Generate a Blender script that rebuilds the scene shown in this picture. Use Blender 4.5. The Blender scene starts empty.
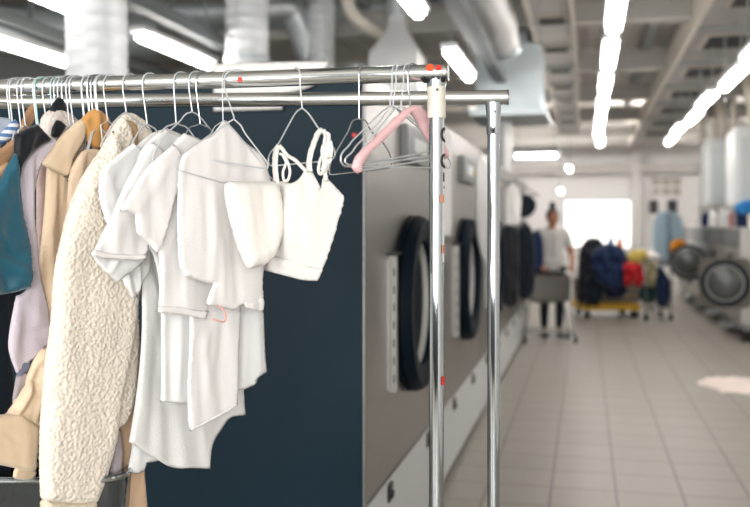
import bpy, bmesh, math, random
from mathutils import Vector, Matrix, noise, geometry, kdtree
random.seed(7)
sc = bpy.context.scene
C = sc.collection
PI = math.pi
# ------------------------------------------------------------------ camera frame
FP = 900.0; CX = 375.0; HZ = 225.0; EYE = 1.45
TH = math.atan(210 / FP)
Rv = Vector((math.cos(TH), math.sin(TH), 0)); Fv = Vector((-math.sin(TH), math.cos(TH), 0))
def cw(X, D, z): return Rv * X + Fv * D + Vector((0, 0, z))
def W(px, py, d): return cw((px - CX) / FP * d, d, EYE + (HZ - py) / FP * d)
def on_z(px, py, z):
    d = (z - EYE) * FP / (HZ - py); return W(px, py, d)
def on_x(px, py, X):                       # point where the sight line meets the vertical plane x = X
    v = W(px, py, 1.0) - Vector((0, 0, EYE)); t = X / v.x
    return Vector((0, 0, EYE)) + v * t
cam = bpy.data.cameras.new('camera'); co = bpy.data.objects.new('camera', cam); C.objects.link(co)
co.location = (0, 0, EYE); co.rotation_euler = (PI / 2, 0, TH)
cam.sensor_width = 36; cam.lens = FP * 36 / 750; cam.shift_y = -(253.5 - HZ) / 750
cam.clip_end = 100; cam.clip_start = .05
cam.dof.use_dof = True; cam.dof.focus_distance = 2.0; cam.dof.aperture_fstop = 2.5
sc.camera = co
# ------------------------------------------------------------------ materials
def lin(h):
    h = h.lstrip('#'); o = []
    for i in (0, 2, 4):
        c = int(h[i:i + 2], 16) / 255
        o.append(c / 12.92 if c <= .04045 else ((c + .055) / 1.055) ** 2.4)
    return (*o, 1)
MC = {}
def mat(name, col, rough=.6, metal=0, bump=None, var=None, sheen=0, spec=.5, emit=0, trans=0, coat=0, sss=0):
    if name in MC: return MC[name]
    m = bpy.data.materials.new(name); m.use_nodes = True; MC[name] = m
    nt = m.node_tree; b = nt.nodes['Principled BSDF']
    c = lin(col) if isinstance(col, str) else col
    b.inputs['Base Color'].default_value = c; b.inputs['Roughness'].default_value = rough
    b.inputs['Metallic'].default_value = metal; b.inputs['Specular IOR Level'].default_value = spec
    b.inputs['Sheen Weight'].default_value = sheen; b.inputs['Transmission Weight'].default_value = trans
    b.inputs['Coat Weight'].default_value = coat
    if emit:
        b.inputs['Emission Color'].default_value = c; b.inputs['Emission Strength'].default_value = emit
    tc = nt.nodes.new('ShaderNodeTexCoord')
    if var:                                  # (scale, amount, [stretch])
        n = nt.nodes.new('ShaderNodeTexNoise'); n.inputs['Scale'].default_value = var[0]; n.inputs['Detail'].default_value = 5
        mp = nt.nodes.new('ShaderNodeMapping'); mp.inputs['Scale'].default_value = var[2] if len(var) > 2 else (1, 1, 1)
        nt.links.new(tc.outputs['Object'], mp.inputs[0]); nt.links.new(mp.outputs[0], n.inputs['Vector'])
        mx = nt.nodes.new('ShaderNodeMix'); mx.data_type = 'RGBA'
        mx.inputs[6].default_value = [x * (1 - var[1]) for x in c[:3]] + [1]
        mx.inputs[7].default_value = [min(1, x * (1 + var[1])) for x in c[:3]] + [1]
        nt.links.new(n.outputs['Fac'], mx.inputs[0]); nt.links.new(mx.outputs[2], b.inputs['Base Color'])
    if bump:                                 # (kind, scale, strength, [stretch])
        if bump[0] == 'voronoi':
            n = nt.nodes.new('ShaderNodeTexVoronoi'); n.feature = 'SMOOTH_F1'
        elif bump[0] == 'wave': n = nt.nodes.new('ShaderNodeTexWave')
        else: n = nt.nodes.new('ShaderNodeTexNoise'); n.inputs['Detail'].default_value = 4
        n.inputs['Scale'].default_value = bump[1]
        mp = nt.nodes.new('ShaderNodeMapping'); mp.inputs['Scale'].default_value = bump[3] if len(bump) > 3 else (1, 1, 1)
        nt.links.new(tc.outputs['Object'], mp.inputs[0]); nt.links.new(mp.outputs[0], n.inputs['Vector'])
        bp = nt.nodes.new('ShaderNodeBump'); bp.inputs['Strength'].default_value = bump[2]; bp.inputs['Distance'].default_value = .01
        nt.links.new(n.outputs['Fac' if bump[0] != 'voronoi' else 'Distance'], bp.inputs['Height'])
        nt.links.new(bp.outputs[0], b.inputs['Normal'])
    return m
def cloth_mat(name, col, rough=.85, b=.12, sc_=300, sheen=.15, var=(9, .03)):
    return mat(name, col, rough, bump=('noise', sc_, b), var=var, sheen=sheen, spec=.25)
chrome = mat('polished_chrome', '#c2c8cb', .06, 1, var=(3, .04)); railm = mat('rail_chrome', '#e8ecec', .13, 1, var=(3, .03))
steel = mat('brushed_steel', '#9b9894', .36, 1, bump=('noise', 40, .05, (1, 1, 30)), var=(3, .08, (1, 1, 6)))
steel_d = mat('dull_steel', '#8d8c89', .42, 1, var=(4, .1))
fill_glow = mat('added_fill_diffuser', '#fffbf8', .5, emit=45)  # stronger glow, only for the added fill lights behind the far beams
traym = mat('tray_grey', '#6d7273', .5, .3, var=(5, .1))
galv = mat('galvanised_sheet', '#c9ced0', .38, .75, var=(6, .12), bump=('wave', 5, .5, (0, 0, 1)))
galv2 = mat('galvanised_flat', '#b9c0c2', .45, .6, var=(5, .1))
navy = mat('navy_panel', '#072431', .5, 0, var=(2, .05), spec=.22)
whitep = mat('white_enamel', '#c9cbcb', .4, var=(3, .02))
blackr = mat('black_rubber', '#0c1822', .55, var=(20, .06), spec=.1)
blackp = mat('black_plastic', '#0c0d10', .4, var=(20, .06))
sealm = mat('pale_seal', '#d9d9d4', .35, var=(20, .03))
glassd = mat('dark_door_glass', '#0c141a', .45, 0, spec=.04, coat=0, var=(4, .05))
wirem = mat('white_wire', '#c9ccce', .35, .25, var=(30, .04))
wirec = mat('zinc_wire', '#b4b8ba', .25, .8, var=(30, .05))
wiret = mat('mint_wire', '#a9cfc9', .35, .2, var=(30, .05))
pinkm = mat('pink_plastic', '#f0c3c5', .4, var=(10, .03))
white = cloth_mat('white_cotton', '#efecea')
white2 = cloth_mat('cool_white_cotton', '#e9e9e8')
whitel = cloth_mat('white_linen', '#e9e8e5', b=.2, sc_=260)
cream = cloth_mat('cream_gauze', '#ebe8e2', b=.15, sc_=220)
tan = cloth_mat('beige_satin', '#e3ccae', rough=.5, b=.1, sheen=.3)
tan2 = cloth_mat('peach_linen', '#e5cdb2', b=.3)
tanin = cloth_mat('ochre_lining', '#cf9a5b', rough=.55, b=.15)
brownc = cloth_mat('brown_wool', '#b28a68', b=.4)
sandc = cloth_mat('sand_wool', '#cfae88', b=.4)
tealc = cloth_mat('teal_satin', '#1d5568', rough=.42, b=.1, sheen=.3)
navyc = cloth_mat('navy_cotton', '#0b1722', b=.3)
navyw = cloth_mat('navy_workwear', '#14233f', b=.3)
bluew = cloth_mat('blue_workwear', '#16284a', b=.3)
blackc = cloth_mat('black_satin', '#0d1119', rough=.5, b=.1, sheen=.2)
lavc = cloth_mat('lavender_cotton', '#cdc4cd', b=.2)
pinkc = cloth_mat('pale_pink_cotton', '#dcc3bd', b=.2)
mauvec = cloth_mat('mauve_cotton', '#a49a9c', b=.2)
redc = cloth_mat('red_cotton', '#a8161f', b=.2)
olivec = cloth_mat('olive_cotton', '#8b8466', b=.2)
skyc = cloth_mat('pale_blue_cotton', '#a7bfca', b=.2)
yelc = cloth_mat('yellow_cotton', '#cdb65c', b=.2)
orangec = cloth_mat('orange_cotton', '#d98a1c', b=.2)
tealk = cloth_mat('dark_green_cotton', '#18383a', b=.2)
coral = mat('coral_lace', '#e2a198', .7, var=(40, .1))
redd = mat('red_sticker', '#d8332b', .5, var=(60, .03)); orad = mat('orange_sticker', '#e4572f', .5, var=(60, .03))
orab = mat('faded_orange_sticker', '#c98a72', .55, var=(60, .05))
papr = mat('white_paper', '#e3e2e0', .7, var=(10, .02))
yellowp = mat('yellow_paint', '#d9a91e', .5, var=(8, .08))
tapem = mat('yellowed_tape', '#d9d3c6', .35, var=(25, .18))
fluor = mat('tube_diffuser', '#fffbf8', .5, emit=13)
greyp = mat('grey_paint', '#8f9494', .5, var=(4, .06)); beigep = mat('beige_paint', '#bbb8b1', .55, var=(3, .06))
dark = mat('dark_void', '#20201f', .7, var=(10, .1))
skin = mat('skin', '#a06c50', .5, var=(20, .05)); hairm = mat('dark_hair', '#17110f', .5, var=(60, .2))
stripe = mat('blue_white_stripes', '#ffffff', .8)
nt = stripe.node_tree; bb = nt.nodes['Principled BSDF']
tc = nt.nodes.new('ShaderNodeTexCoord'); wv = nt.nodes.new('ShaderNodeTexWave'); wv.bands_direction = 'Z'; wv.inputs['Scale'].default_value = 19
cr = nt.nodes.new('ShaderNodeValToRGB'); cr.color_ramp.interpolation = 'CONSTANT'
cr.color_ramp.elements[0].color = lin('#5b7fb0'); cr.color_ramp.elements[1].color = lin('#e6e9ee'); cr.color_ramp.elements[1].position = .5
nt.links.new(tc.outputs['Object'], wv.inputs[0]); nt.links.new(wv.outputs['Fac'], cr.inputs[0]); nt.links.new(cr.outputs[0], bb.inputs[0])
# sherpa: curly pile, colour variation of the curls plus relief
sherpa = mat('sherpa_pile', '#f1e6d6', .95, bump=('voronoi', 135, .6), var=(70, .06), sheen=.4, spec=.1)
# ------------------------------------------------------------------ mesh helpers
class MB:
    def __init__(s): s.v = []; s.f = []
    def add(s, vs, fs):
        o = len(s.v); s.v += [Vector(v) for v in vs]; s.f += [tuple(i + o for i in f) for f in fs]; return s
    def box(s, c, d, M=None, bev=0):
        x, y, z = d[0] / 2, d[1] / 2, d[2] / 2; c = Vector(c)
        if bev:
            bm = bmesh.new(); bmesh.ops.create_cube(bm, size=1)
            for v in bm.verts: v.co = Vector((v.co.x * 2 * x, v.co.y * 2 * y, v.co.z * 2 * z))
            bmesh.ops.bevel(bm, geom=bm.edges[:], offset=bev, segments=2, affect='EDGES')
            bm.verts.index_update()
            vs = [(M @ v.co if M else v.co) + c for v in bm.verts]; fs = [tuple(v.index for v in f.verts) for f in bm.faces]
            bm.free(); return s.add(vs, fs)
        vs = [Vector((i, j, k)) for i in (-x, x) for j in (-y, y) for k in (-z, z)]
        vs = [(M @ v if M else v) + c for v in vs]
        return s.add(vs, [(0, 1, 3, 2), (4, 6, 7, 5), (0, 4, 5, 1), (2, 3, 7, 6), (0, 2, 6, 4), (1, 5, 7, 3)])
    def bb(s, x0, x1, y0, y1, z0, z1, bev=0): return s.box(((x0 + x1) / 2, (y0 + y1) / 2, (z0 + z1) / 2), (abs(x1 - x0), abs(y1 - y0), abs(z1 - z0)), None, bev)
    def tube(s, pts, r, n=8, closed=False, caps=True):
        pts = [Vector(p) for p in pts]; N = len(pts); vs = []; up = None
        rr = r if hasattr(r, '__len__') else [r] * N
        for i, p in enumerate(pts):
            a = pts[(i - 1) % N] if (closed or i > 0) else p; b = pts[(i + 1) % N] if (closed or i < N - 1) else p
            t = (b - a).normalized() if (b - a).length > 1e-9 else Vector((0, 0, 1))
            if up is None: up = Vector((0, 0, 1)) if abs(t.z) < .9 else Vector((1, 0, 0))
            x = up - t * up.dot(t)
            if x.length < 1e-4: x = t.orthogonal()
            x.normalize(); up = x; y = t.cross(x)
            for k in range(n):
                q = 2 * PI * k / n; vs.append(p + (x * math.cos(q) + y * math.sin(q)) * rr[i])
        fs = []
        for i in range(N if closed else N - 1):
            j = (i + 1) % N
            for k in range(n): fs.append((i * n + k, i * n + (k + 1) % n, j * n + (k + 1) % n, j * n + k))
        if caps and not closed: fs.append(tuple(reversed(range(n)))); fs.append(tuple((N - 1) * n + k for k in range(n)))
        return s.add(vs, fs)
    def cyl(s, a, b, r, n=24): return s.tube([a, b], r, n)
    def lathe(s, prof, o, ax=(0, 0, 1), n=32, closed=False):    # prof: (radius, height) along axis
        ax = Vector(ax).normalized(); x = ax.orthogonal().normalized(); y = ax.cross(x); o = Vector(o); vs = []
        for (r, h) in prof:
            for k in range(n):
                q = 2 * PI * k / n; vs.append(o + ax * h + (x * math.cos(q) + y * math.sin(q)) * max(r, 1e-4))
        fs = []; P = len(prof)
        for i in range(P if closed else P - 1):
            j = (i + 1) % P
            for k in range(n): fs.append((i * n + k, i * n + (k + 1) % n, j * n + (k + 1) % n, j * n + k))
        return s.add(vs, fs)
    def ball(s, c, r, n=12, sq=(1, 1, 1)):
        prof = [(math.sin(PI * i / n) * r, -math.cos(PI * i / n) * r) for i in range(n + 1)]
        o = len(s.v); s.lathe(prof, (0, 0, 0), n=n * 2)
        for i in range(o, len(s.v)): v = s.v[i]; s.v[i] = Vector((v.x * sq[0], v.y * sq[1], v.z * sq[2])) + Vector(c)
        return s
    def prism(s, poly, h0, h1, fn):          # fn(a, b, h) -> point
        n = len(poly); vs = [fn(a, b, h0) for a, b in poly] + [fn(a, b, h1) for a, b in poly]
        return s.add(vs, [tuple(range(n)), tuple(reversed(range(n, 2 * n)))] + [(i, (i + 1) % n, n + (i + 1) % n, n + i) for i in range(n)])
def tag(o, label=None, cat=None, group=None, kind=None):
    if label: o['label'] = label
    if cat: o['category'] = cat
    if group: o['group'] = group
    if kind: o['kind'] = kind
    return o
def empty(name, loc, rz=0):
    o = bpy.data.objects.new(name, None); C.objects.link(o); o.location = loc; o.rotation_euler = (0, 0, rz); o.empty_display_size = .1
    return o
def wloc(p):
    L = Vector((0, 0, 0)); q = p
    while q: L += q.location; q = q.parent
    return L
def obj(name, mb, m, parent=None, smooth=35, local=False):
    if isinstance(mb, MB): vs, fs = mb.v, mb.f
    else: vs, fs = mb
    if parent is not None: L = Vector((0, 0, 0)) if local else wloc(parent)
    else:
        xs = [v[0] for v in vs]; ys = [v[1] for v in vs]; zs = [v[2] for v in vs]
        L = Vector(((min(xs) + max(xs)) / 2, (min(ys) + max(ys)) / 2, min(zs)))
    me = bpy.data.meshes.new(name); me.from_pydata([tuple(Vector(v) - L) for v in vs], [], fs); me.update()
    bm = bmesh.new(); bm.from_mesh(me); bmesh.ops.recalc_face_normals(bm, faces=bm.faces[:]); bm.to_mesh(me); bm.free()
    me.shade_smooth()
    if smooth < 180: me.set_sharp_from_angle(angle=math.radians(smooth))
    me.materials.append(m)
    o = bpy.data.objects.new(name, me); C.objects.link(o)
    if parent is not None: o.parent = parent
    else: o.location = L
    return o
def copy_tree(o, parent=None):
    c = o.copy(); C.objects.link(c); c.parent = parent
    for ch in list(o.children): copy_tree(ch, c)
    return c
def struct(name, mb, m, parent=None, **k):
    o = obj(name, mb, m, parent, **k)
    if parent is None: o['kind'] = 'structure'
    return o
# ------------------------------------------------------------------ vertical planes for hanging things
class Plane:
    def __init__(s, X0, D0, alpha, off=0):
        a = math.radians(alpha); s.a = a; s.U = (math.cos(a), math.sin(a)); s.N = (math.sin(a), -math.cos(a)) if math.cos(a) >= 0 else (-math.sin(a), math.cos(a))
        s.X0 = X0 + s.N[0] * off; s.D0 = D0 + s.N[1] * off
    def uz(s, px, py):
        k = (px - CX) / FP; D = (s.X0 * s.U[1] - s.D0 * s.U[0]) / (k * s.U[1] - s.U[0])
        X = k * D; u = (X - s.X0) * s.U[0] + (D - s.D0) * s.U[1]
        return u, EYE + (HZ - py) / FP * D
    def w(s, u, z, h=0):
        return cw(s.X0 + u * s.U[0] + h * s.N[0], s.D0 + u * s.U[1] + h * s.N[1], z)
    def p(s, px, py, h=0): u, z = s.uz(px, py); return s.w(u, z, h)
def line_at(A, B, px):          # A, B = (X, D)
    k = (px - CX) / FP; dx, dd = B[0] - A[0], B[1] - A[1]
    t = (k * A[1] - A[0]) / (dx - k * dd); return A[0] + t * dx, A[1] + t * dd
def XD(px, d): return ((px - CX) / FP * d, d)
A0, A1 = XD(0, 2.11), XD(449, 1.9); B0, B1 = XD(0, 2.36), XD(508, 2.27)
RZ = 1.772; RR = .0183
def railp(px, alpha, off=0): X, D = line_at(A0, A1, px); return Plane(X, D, alpha, off)
def resample(poly, res):
    n = len(poly); P = [Vector((a, b)) for a, b in poly]; out = []
    def corner(i):
        a = P[i] - P[i - 1]; b = P[(i + 1) % n] - P[i]
        if a.length < 1e-6 or b.length < 1e-6: return True
        return a.angle(b) > math.radians(48)
    cs = [corner(i) for i in range(n)]
    for i in range(n):
        p1, p2 = P[i], P[(i + 1) % n]; p0 = P[i - 1] if not cs[i] else p1 - (p2 - p1) * .5; p3 = P[(i + 2) % n] if not cs[(i + 1) % n] else p2 + (p2 - p1) * .5
        m = max(1, round((p2 - p1).length / res))
        for k in range(m):
            t = k / m
            out.append(.5 * ((2 * p1) + (p2 - p0) * t + (2 * p0 - 5 * p1 + 4 * p2 - p3) * t * t + (3 * p1 - p0 - 3 * p2 + p3) * t ** 3))
    return out
def inside(p, poly):
    c = False; j = len(poly) - 1; x, y = p
    for i in range(len(poly)):
        xi, yi = poly[i]; xj, yj = poly[j]
        if (yi > y) != (yj > y) and x < (xj - xi) * (y - yi) / (yj - yi) + xi: c = not c
        j = i
    return c
def cloth(name, poly, PL, m, parent=None, T=.004, r=2.2, res=2.4, folds=(), drape=(.004, .09, .012), off=0, seed=0, pile=0, grow=True, fz=1.0):
    """two-sided padded cloth shape hanging in plane PL; outline and fold lines are given along sight lines"""
    if off:
        Q = Plane(0, 0, 0); Q.a, Q.U, Q.N = PL.a, PL.U, PL.N; Q.X0 = PL.X0 + PL.N[0] * off; Q.D0 = PL.D0 + PL.N[1] * off; PL = Q; off = 0
    B = resample(poly, res); nb = len(B); kd = kdtree.KDTree(nb)
    for i, b in enumerate(B): kd.insert((b.x, b.y, 0), i)
    kd.balance(); rnd = random.Random(seed)
    x0 = min(b.x for b in B); x1 = max(b.x for b in B); y0 = min(b.y for b in B); y1 = max(b.y for b in B)
    pts = list(B); y = y0; row = 0; BT = [(b.x, b.y) for b in B]
    while y < y1:
        x = x0 + (row % 2) * res / 2
        while x < x1:
            q = (x + rnd.uniform(-.2, .2) * res, y + rnd.uniform(-.2, .2) * res)
            if kd.find((q[0], q[1], 0))[2] > res * .62 and inside(q, BT): pts.append(Vector(q))
            x += res
        y += res * .87; row += 1
    r_ = geometry.delaunay_2d_cdt(pts, [(i, (i + 1) % nb) for i in range(nb)], [], 1, 1e-4)
    V2, F2 = r_[0], [f for f in r_[2] if inside(tuple(sum((r_[0][i] for i in f), Vector((0, 0))) / len(f)), BT)]
    rim = set()
    ec = {}
    for f in F2:
        for i in range(len(f)):
            e = tuple(sorted((f[i], f[(i + 1) % len(f)]))); ec[e] = ec.get(e, 0) + 1
    for e, c in ec.items():
        if c == 1: rim.update(e)
    vs = []; back = {}
    amp, fu, fzq = drape; tmp = []
    for i, v in enumerate(V2):
        d = kd.find((v.x, v.y, 0))[2] if i not in rim else 0
        e = math.sqrt(max(0, 1 - (1 - min(d / r, 1)) ** 2))
        g = (.35 + .65 * (v.y - y0) / (y1 - y0)) if grow else 1
        h = .6 * amp * g * (noise.noise(Vector((v.x * fu + seed * 7.1, v.y * fzq, seed))) * 1.5 + .5 * noise.noise(Vector((v.x * fu * 2.3, v.y * fzq * 2.6 + seed, seed + 5.5))))
        for (ax, ay, bx, by, w_, am) in folds:
            a = Vector((ax, ay)); b = Vector((bx, by)); L = (b - a).length; t = max(0, min(1, (v - a).dot(b - a) / (L * L)))
            dd = (v - (a + (b - a) * t)).length
            h += .7 * am * math.exp(-(dd / w_) ** 2) * (.35 + .65 * math.sin(PI * min(1, max(.12, t * .8 + .12))))
        tmp.append((v, e, h, d))
    for i, (v, e, h, d) in enumerate(tmp):
        u, z = PL.uz(v.x, v.y); hf = off + h + T * e
        if pile:
            hf += pile * e * (noise.noise(Vector((v.x * .36, v.y * .36, seed))))
        vs.append(PL.w(u, z, hf))
    n0 = len(vs); fs = [tuple(f) for f in F2]
    for i, (v, e, h, d) in enumerate(tmp):
        if i in rim: back[i] = i
        else: u, z = PL.uz(v.x, v.y); back[i] = len(vs); vs.append(PL.w(u, z, off + h - T * e))
    fs += [tuple(back[i] for i in reversed(f)) for f in F2]
    return obj(name, (vs, fs), m, parent, smooth=180)
def spline(pts, sub=6):
    P = [Vector(p) for p in pts]; out = []
    for i in range(len(P) - 1):
        p0 = P[max(i - 1, 0)]; p1 = P[i]; p2 = P[i + 1]; p3 = P[min(i + 2, len(P) - 1)]
        for k in range(sub):
            t = k / sub; out.append(.5 * ((2 * p1) + (p2 - p0) * t + (2 * p0 - 5 * p1 + 4 * p2 - p3) * t * t + (3 * p1 - p0 - 3 * p2 + p3) * t ** 3))
    return out + [P[-1]]
def hook_pts(PL, alpha):
    """hook over the clothes rail: stem side faces the camera"""
    s = -1 if alpha > 0 else 1; rw = (RR + .0028) / max(.5, math.sin(math.radians(abs(alpha) + 8))); rh = RR + .003
    out = []
    for k in range(13):
        q = math.radians(-25 + (180 + 25) * k / 12); out.append(PL.w(-s * rw * math.cos(q), RZ + rh * math.sin(q) if q > 0 else RZ + rh * math.sin(q)))
    return out, s * rw
WR = .0018
def path_hanger(name, stem_px, alpha, neck, left, right, bar, label, m=wirem, r=WR, group=None, anc=None):
    """wire hanger: hook over the rail, stem, two arms and a bottom bar (points along sight lines in the hanger's own plane)"""
    pa = anc or stem_px + (6 if alpha > 0 else -6); PL = railp(pa, alpha)
    t = empty(name, PL.w(0, RZ)); tag(t, label, 'hanger', group)
    hk, su = hook_pts(PL, alpha); nk = PL.p(*neck); hk = hk + [PL.w(su, RZ - .02)]
    mb = MB(); mb.tube(spline(hk, 2) + [nk + Vector((0, 0, .004)), nk], r * .95, 6); obj('hook', mb, m, t)
    mb = MB(); loop = [neck] + left + bar + right[::-1] + [neck]
    P = [PL.p(*q) for q in loop]; Q = []
    for i in range(len(P) - 1):                                  # slightly rounded bends
        a, b = P[i], P[i + 1]; k = min(.35, .006 / max((b - a).length, 1e-6))
        Q += [a.lerp(b, k), a.lerp(b, 1 - k)]
    mb.tube([P[0]] + Q + [P[-1]], r, 6); obj('shoulder_frame', mb, m, t)
    return t, PL
EXPO = 0.87
# ------------------------------------------------------------------ room
XL, XR, YB, YF, ZC = -6.5, 3.3, -4.0, 24.0, 3.75
fm = bpy.data.materials.new('floor_tiles'); fm.use_nodes = True; nt = fm.node_tree; b = nt.nodes['Principled BSDF']
tc = nt.nodes.new('ShaderNodeTexCoord'); mp = nt.nodes.new('ShaderNodeMapping'); br = nt.nodes.new('ShaderNodeTexBrick')
mp.inputs['Location'].default_value = (-.164, .1, 0)
br.offset = 0; br.squash = 1; br.inputs['Scale'].default_value = 1; br.inputs['Brick Width'].default_value = .345; br.inputs['Row Height'].default_value = .345
br.inputs['Mortar Size'].default_value = .007; br.inputs['Mortar Smooth'].default_value = .3
br.inputs['Color1'].default_value = lin('#9b958a'); br.inputs['Color2'].default_value = lin('#979186'); br.inputs['Mortar'].default_value = lin('#6d665f')
nz = nt.nodes.new('ShaderNodeTexNoise'); nz.inputs['Scale'].default_value = 2.2; nz.inputs['Detail'].default_value = 6
mr = nt.nodes.new('ShaderNodeMapRange'); mr.inputs['To Min'].default_value = .36; mr.inputs['To Max'].default_value = .44
mx = nt.nodes.new('ShaderNodeMix'); mx.data_type = 'RGBA'; mx.blend_type = 'MULTIPLY'; mx.inputs[0].default_value = .05
nt.links.new(tc.outputs['Object'], mp.inputs[0]); nt.links.new(mp.outputs[0], br.inputs[0]); nt.links.new(tc.outputs['Object'], nz.inputs['Vector'])
nt.links.new(nz.outputs['Fac'], mr.inputs[0]); nt.links.new(mr.outputs[0], b.inputs['Roughness'])
nt.links.new(br.outputs['Color'], mx.inputs[6]); nt.links.new(nz.outputs['Fac'], mx.inputs[7]); nt.links.new(mx.outputs[2], b.inputs['Base Color'])
fb = MB(); fb.add([(XL, YB, 0), (XR, YB, 0), (XR, YF, 0), (XL, YF, 0), (XL, YB, -.1), (XR, YB, -.1), (XR, YF, -.1), (XL, YF, -.1)], [(0, 1, 2, 3), (4, 7, 6, 5), (0, 4, 5, 1), (1, 5, 6, 2), (2, 6, 7, 3), (3, 7, 4, 0)])
fl = bpy.data.meshes.new('floor'); fl.from_pydata([tuple(v) for v in fb.v], [], fb.f); fl.materials.append(fm); flo = bpy.data.objects.new('floor', fl); C.objects.link(flo); flo['kind'] = 'structure'
cm = mat('corrugated_ceiling', '#c4bfb8', .6, .2, bump=('wave', 2.2, 1.0, (1, 0, 0)), var=(1.2, .25))
struct('ceiling', MB().bb(XL, XR, YB, YF, ZC, ZC + .15), cm)
wm = mat('wall_paint', '#eeecea', .8, var=(1, .04))
struct('wall_far', MB().bb(XL, XR, YF, YF + .15, 0, ZC), wm)
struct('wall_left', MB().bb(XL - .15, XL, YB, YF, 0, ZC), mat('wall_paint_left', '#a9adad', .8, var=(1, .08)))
struct('wall_right', MB().bb(XR, XR + .15, YB, YF, 0, ZC), wm)
w = MB()
w.bb(XL, XR, YB - .15, YB, 0, .7); w.bb(XL, XR, YB - .15, YB, 3.2, ZC); w.bb(XL, -5.8, YB - .15, YB, .7, 3.2); w.bb(-2.2, -1.2, YB - .15, YB, .7, 3.2); w.bb(2.6, XR, YB - .15, YB, .7, 3.2)
struct('wall_back', w, mat('wall_paint_back', '#5d6163', .8, var=(1, .05)))
for n, (a, b_) in enumerate(((-5.8, -2.2), (-1.2, 2.6))):
    f = MB(); f.bb(a, b_, YB - .1, YB - .02, .7, .78); f.bb(a, b_, YB - .1, YB - .02, 3.12, 3.2)
    for q in (a, (a + b_) / 2 - .03, b_ - .06): f.bb(q, q + .06, YB - .1, YB - .02, .7, 3.2)
    struct('window_%d' % (n + 2), f, whitep)
# world = bright overcast daylight outside the windows behind the viewpoint
wd = bpy.data.worlds.new('world'); sc.world = wd; wd.use_nodes = True
wd.node_tree.nodes['Background'].inputs[0].default_value = (.96, .98, 1, 1); wd.node_tree.nodes['Background'].inputs[1].default_value = 1.2
def area(name, loc, rot, sx, sy, e, col=(1, 1, 1)):
    l = bpy.data.lights.new(name, 'AREA'); l.shape = 'RECTANGLE'; l.size = sx; l.size_y = sy; l.energy = e; l.color = col
    o = bpy.data.objects.new(name, l); C.objects.link(o); o.location = loc; o.rotation_euler = rot; return o
area('daylight_window', (-4.0, YB - .2, 1.95), (PI / 2, 0, 0), 3.5, 2.4, 120, (1, .985, .97))
area('daylight_window', (.7, YB - .2, 1.95), (PI / 2, 0, 0), 3.7, 2.4, 150, (1, .985, .97))
# ------------------------------------------------------------------ far wall fittings
def far(px, py, y=YF):
    v = W(px, py, 1) - Vector((0, 0, EYE)); t = y / v.y; return Vector((0, 0, EYE)) + v * t
def farbox(mb, x0, y0, x1, y1, t0, t1, yy=YF, bev=0):
    a = far(x0, y0, yy); c = far(x1, y1, yy); return mb.bb(a.x, c.x, yy - t1, yy - t0, c.z, a.z, bev)
lit = mat('lit_window_glass', '#f6f3ef', .3, emit=.95)
wn = struct('window_1', farbox(MB(), 563, 199, 633, 249, .02, .09), whitep)
struct('window_pane', farbox(MB(), 565, 201, 631, 247, .09, .1), lit, wn)
struct('trim_1', farbox(MB(), 500, 166, 756, 173, .0, .3, YF, .03), mat('trim_paint', '#bdb9b4', .6, var=(2, .05)))
struct('trim_2', farbox(MB(), 630, 150, 641, 300, .0, .35, YF, .02), mat('column_paint', '#d0cecb', .7, var=(2, .04)))
pf = empty('framed_notice_board', far(666, 200)); tag(pf, 'wide noticeboard of pale photos high on the far wall', 'board')
obj('frame', farbox(MB(), 650, 176, 681, 197, .0, .04), papr, pf)
mb = MB()
for i in range(3):
    for j in range(2): farbox(mb, 652 + i * 10, 178.5 + j * 9.5, 660 + i * 10, 185.5 + j * 9.5, .04, .05)
obj('pictures', mb, mat('grey_picture', '#a39d90', .6, var=(6, .3)), pf)
pf = empty('wall_monitor', far(664, 206)); tag(pf, 'low black and white wall monitors above the pale blue coverall', 'monitor')
for a, b_ in ((649, 658), (667, 677)): obj('screen', farbox(MB(), a, 200, b_, 214, .0, .08, YF, .02), blackp, pf)
obj('shelf_panel', farbox(MB(), 646, 214, 682, 220, .0, .1, YF, .02), papr, pf)
# ------------------------------------------------------------------ ceiling services
LZ = 2.75
def light(x, y0, y1, label, group, z=LZ, cross=False, dm=None):
    t = empty('ceiling_light', ((x, (y0 + y1) / 2, z)) if not cross else ((y0 + y1) / 2, x, z)); tag(t, label, 'light', group)
    L = y1 - y0
    def bx(hw, hl, z0, z1, bev=0):
        m = MB(); c = t.location
        return m.bb(c.x - hl, c.x + hl, c.y - hw, c.y + hw, c.z + z0, c.z + z1, bev) if cross else m.bb(c.x - hw, c.x + hw, c.y - hl, c.y + hl, c.z + z0, c.z + z1, bev)
    obj('diffuser', bx(.048, L / 2 - .04, 0, .06, .025), dm or fluor, t)
    obj('housing', bx(.06, L / 2, .06, .1), whitep, t)
    for s in (-1, 1):
        c = t.location; dx, dy = ((s * L * .4, 0) if cross else (0, s * L * .4))
        obj('suspension_rod', MB().cyl((c.x + dx, c.y + dy, c.z + .11), (c.x + dx, c.y + dy, ZC), .008, 8), greyp, t)
    return t
gl = 'lights in one row along the ceiling'
rows = [(.19, [5.3 + 1.5 * k for k in range(7)], 1.14, 'over the middle of the aisle'),
        (1.3, [5.2 + 1.5 * k for k in range(7)], 1.18, 'over the right hand washers'),
        (-1.02, [4.3, 6.85], 1.35, 'above the end of the chrome rail'),
        ]
ordn = ['nearest', 'second nearest', 'third nearest', 'fourth nearest', 'fifth nearest', 'sixth nearest', 'seventh nearest', 'eighth nearest', 'ninth nearest', 'farthest']
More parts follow.
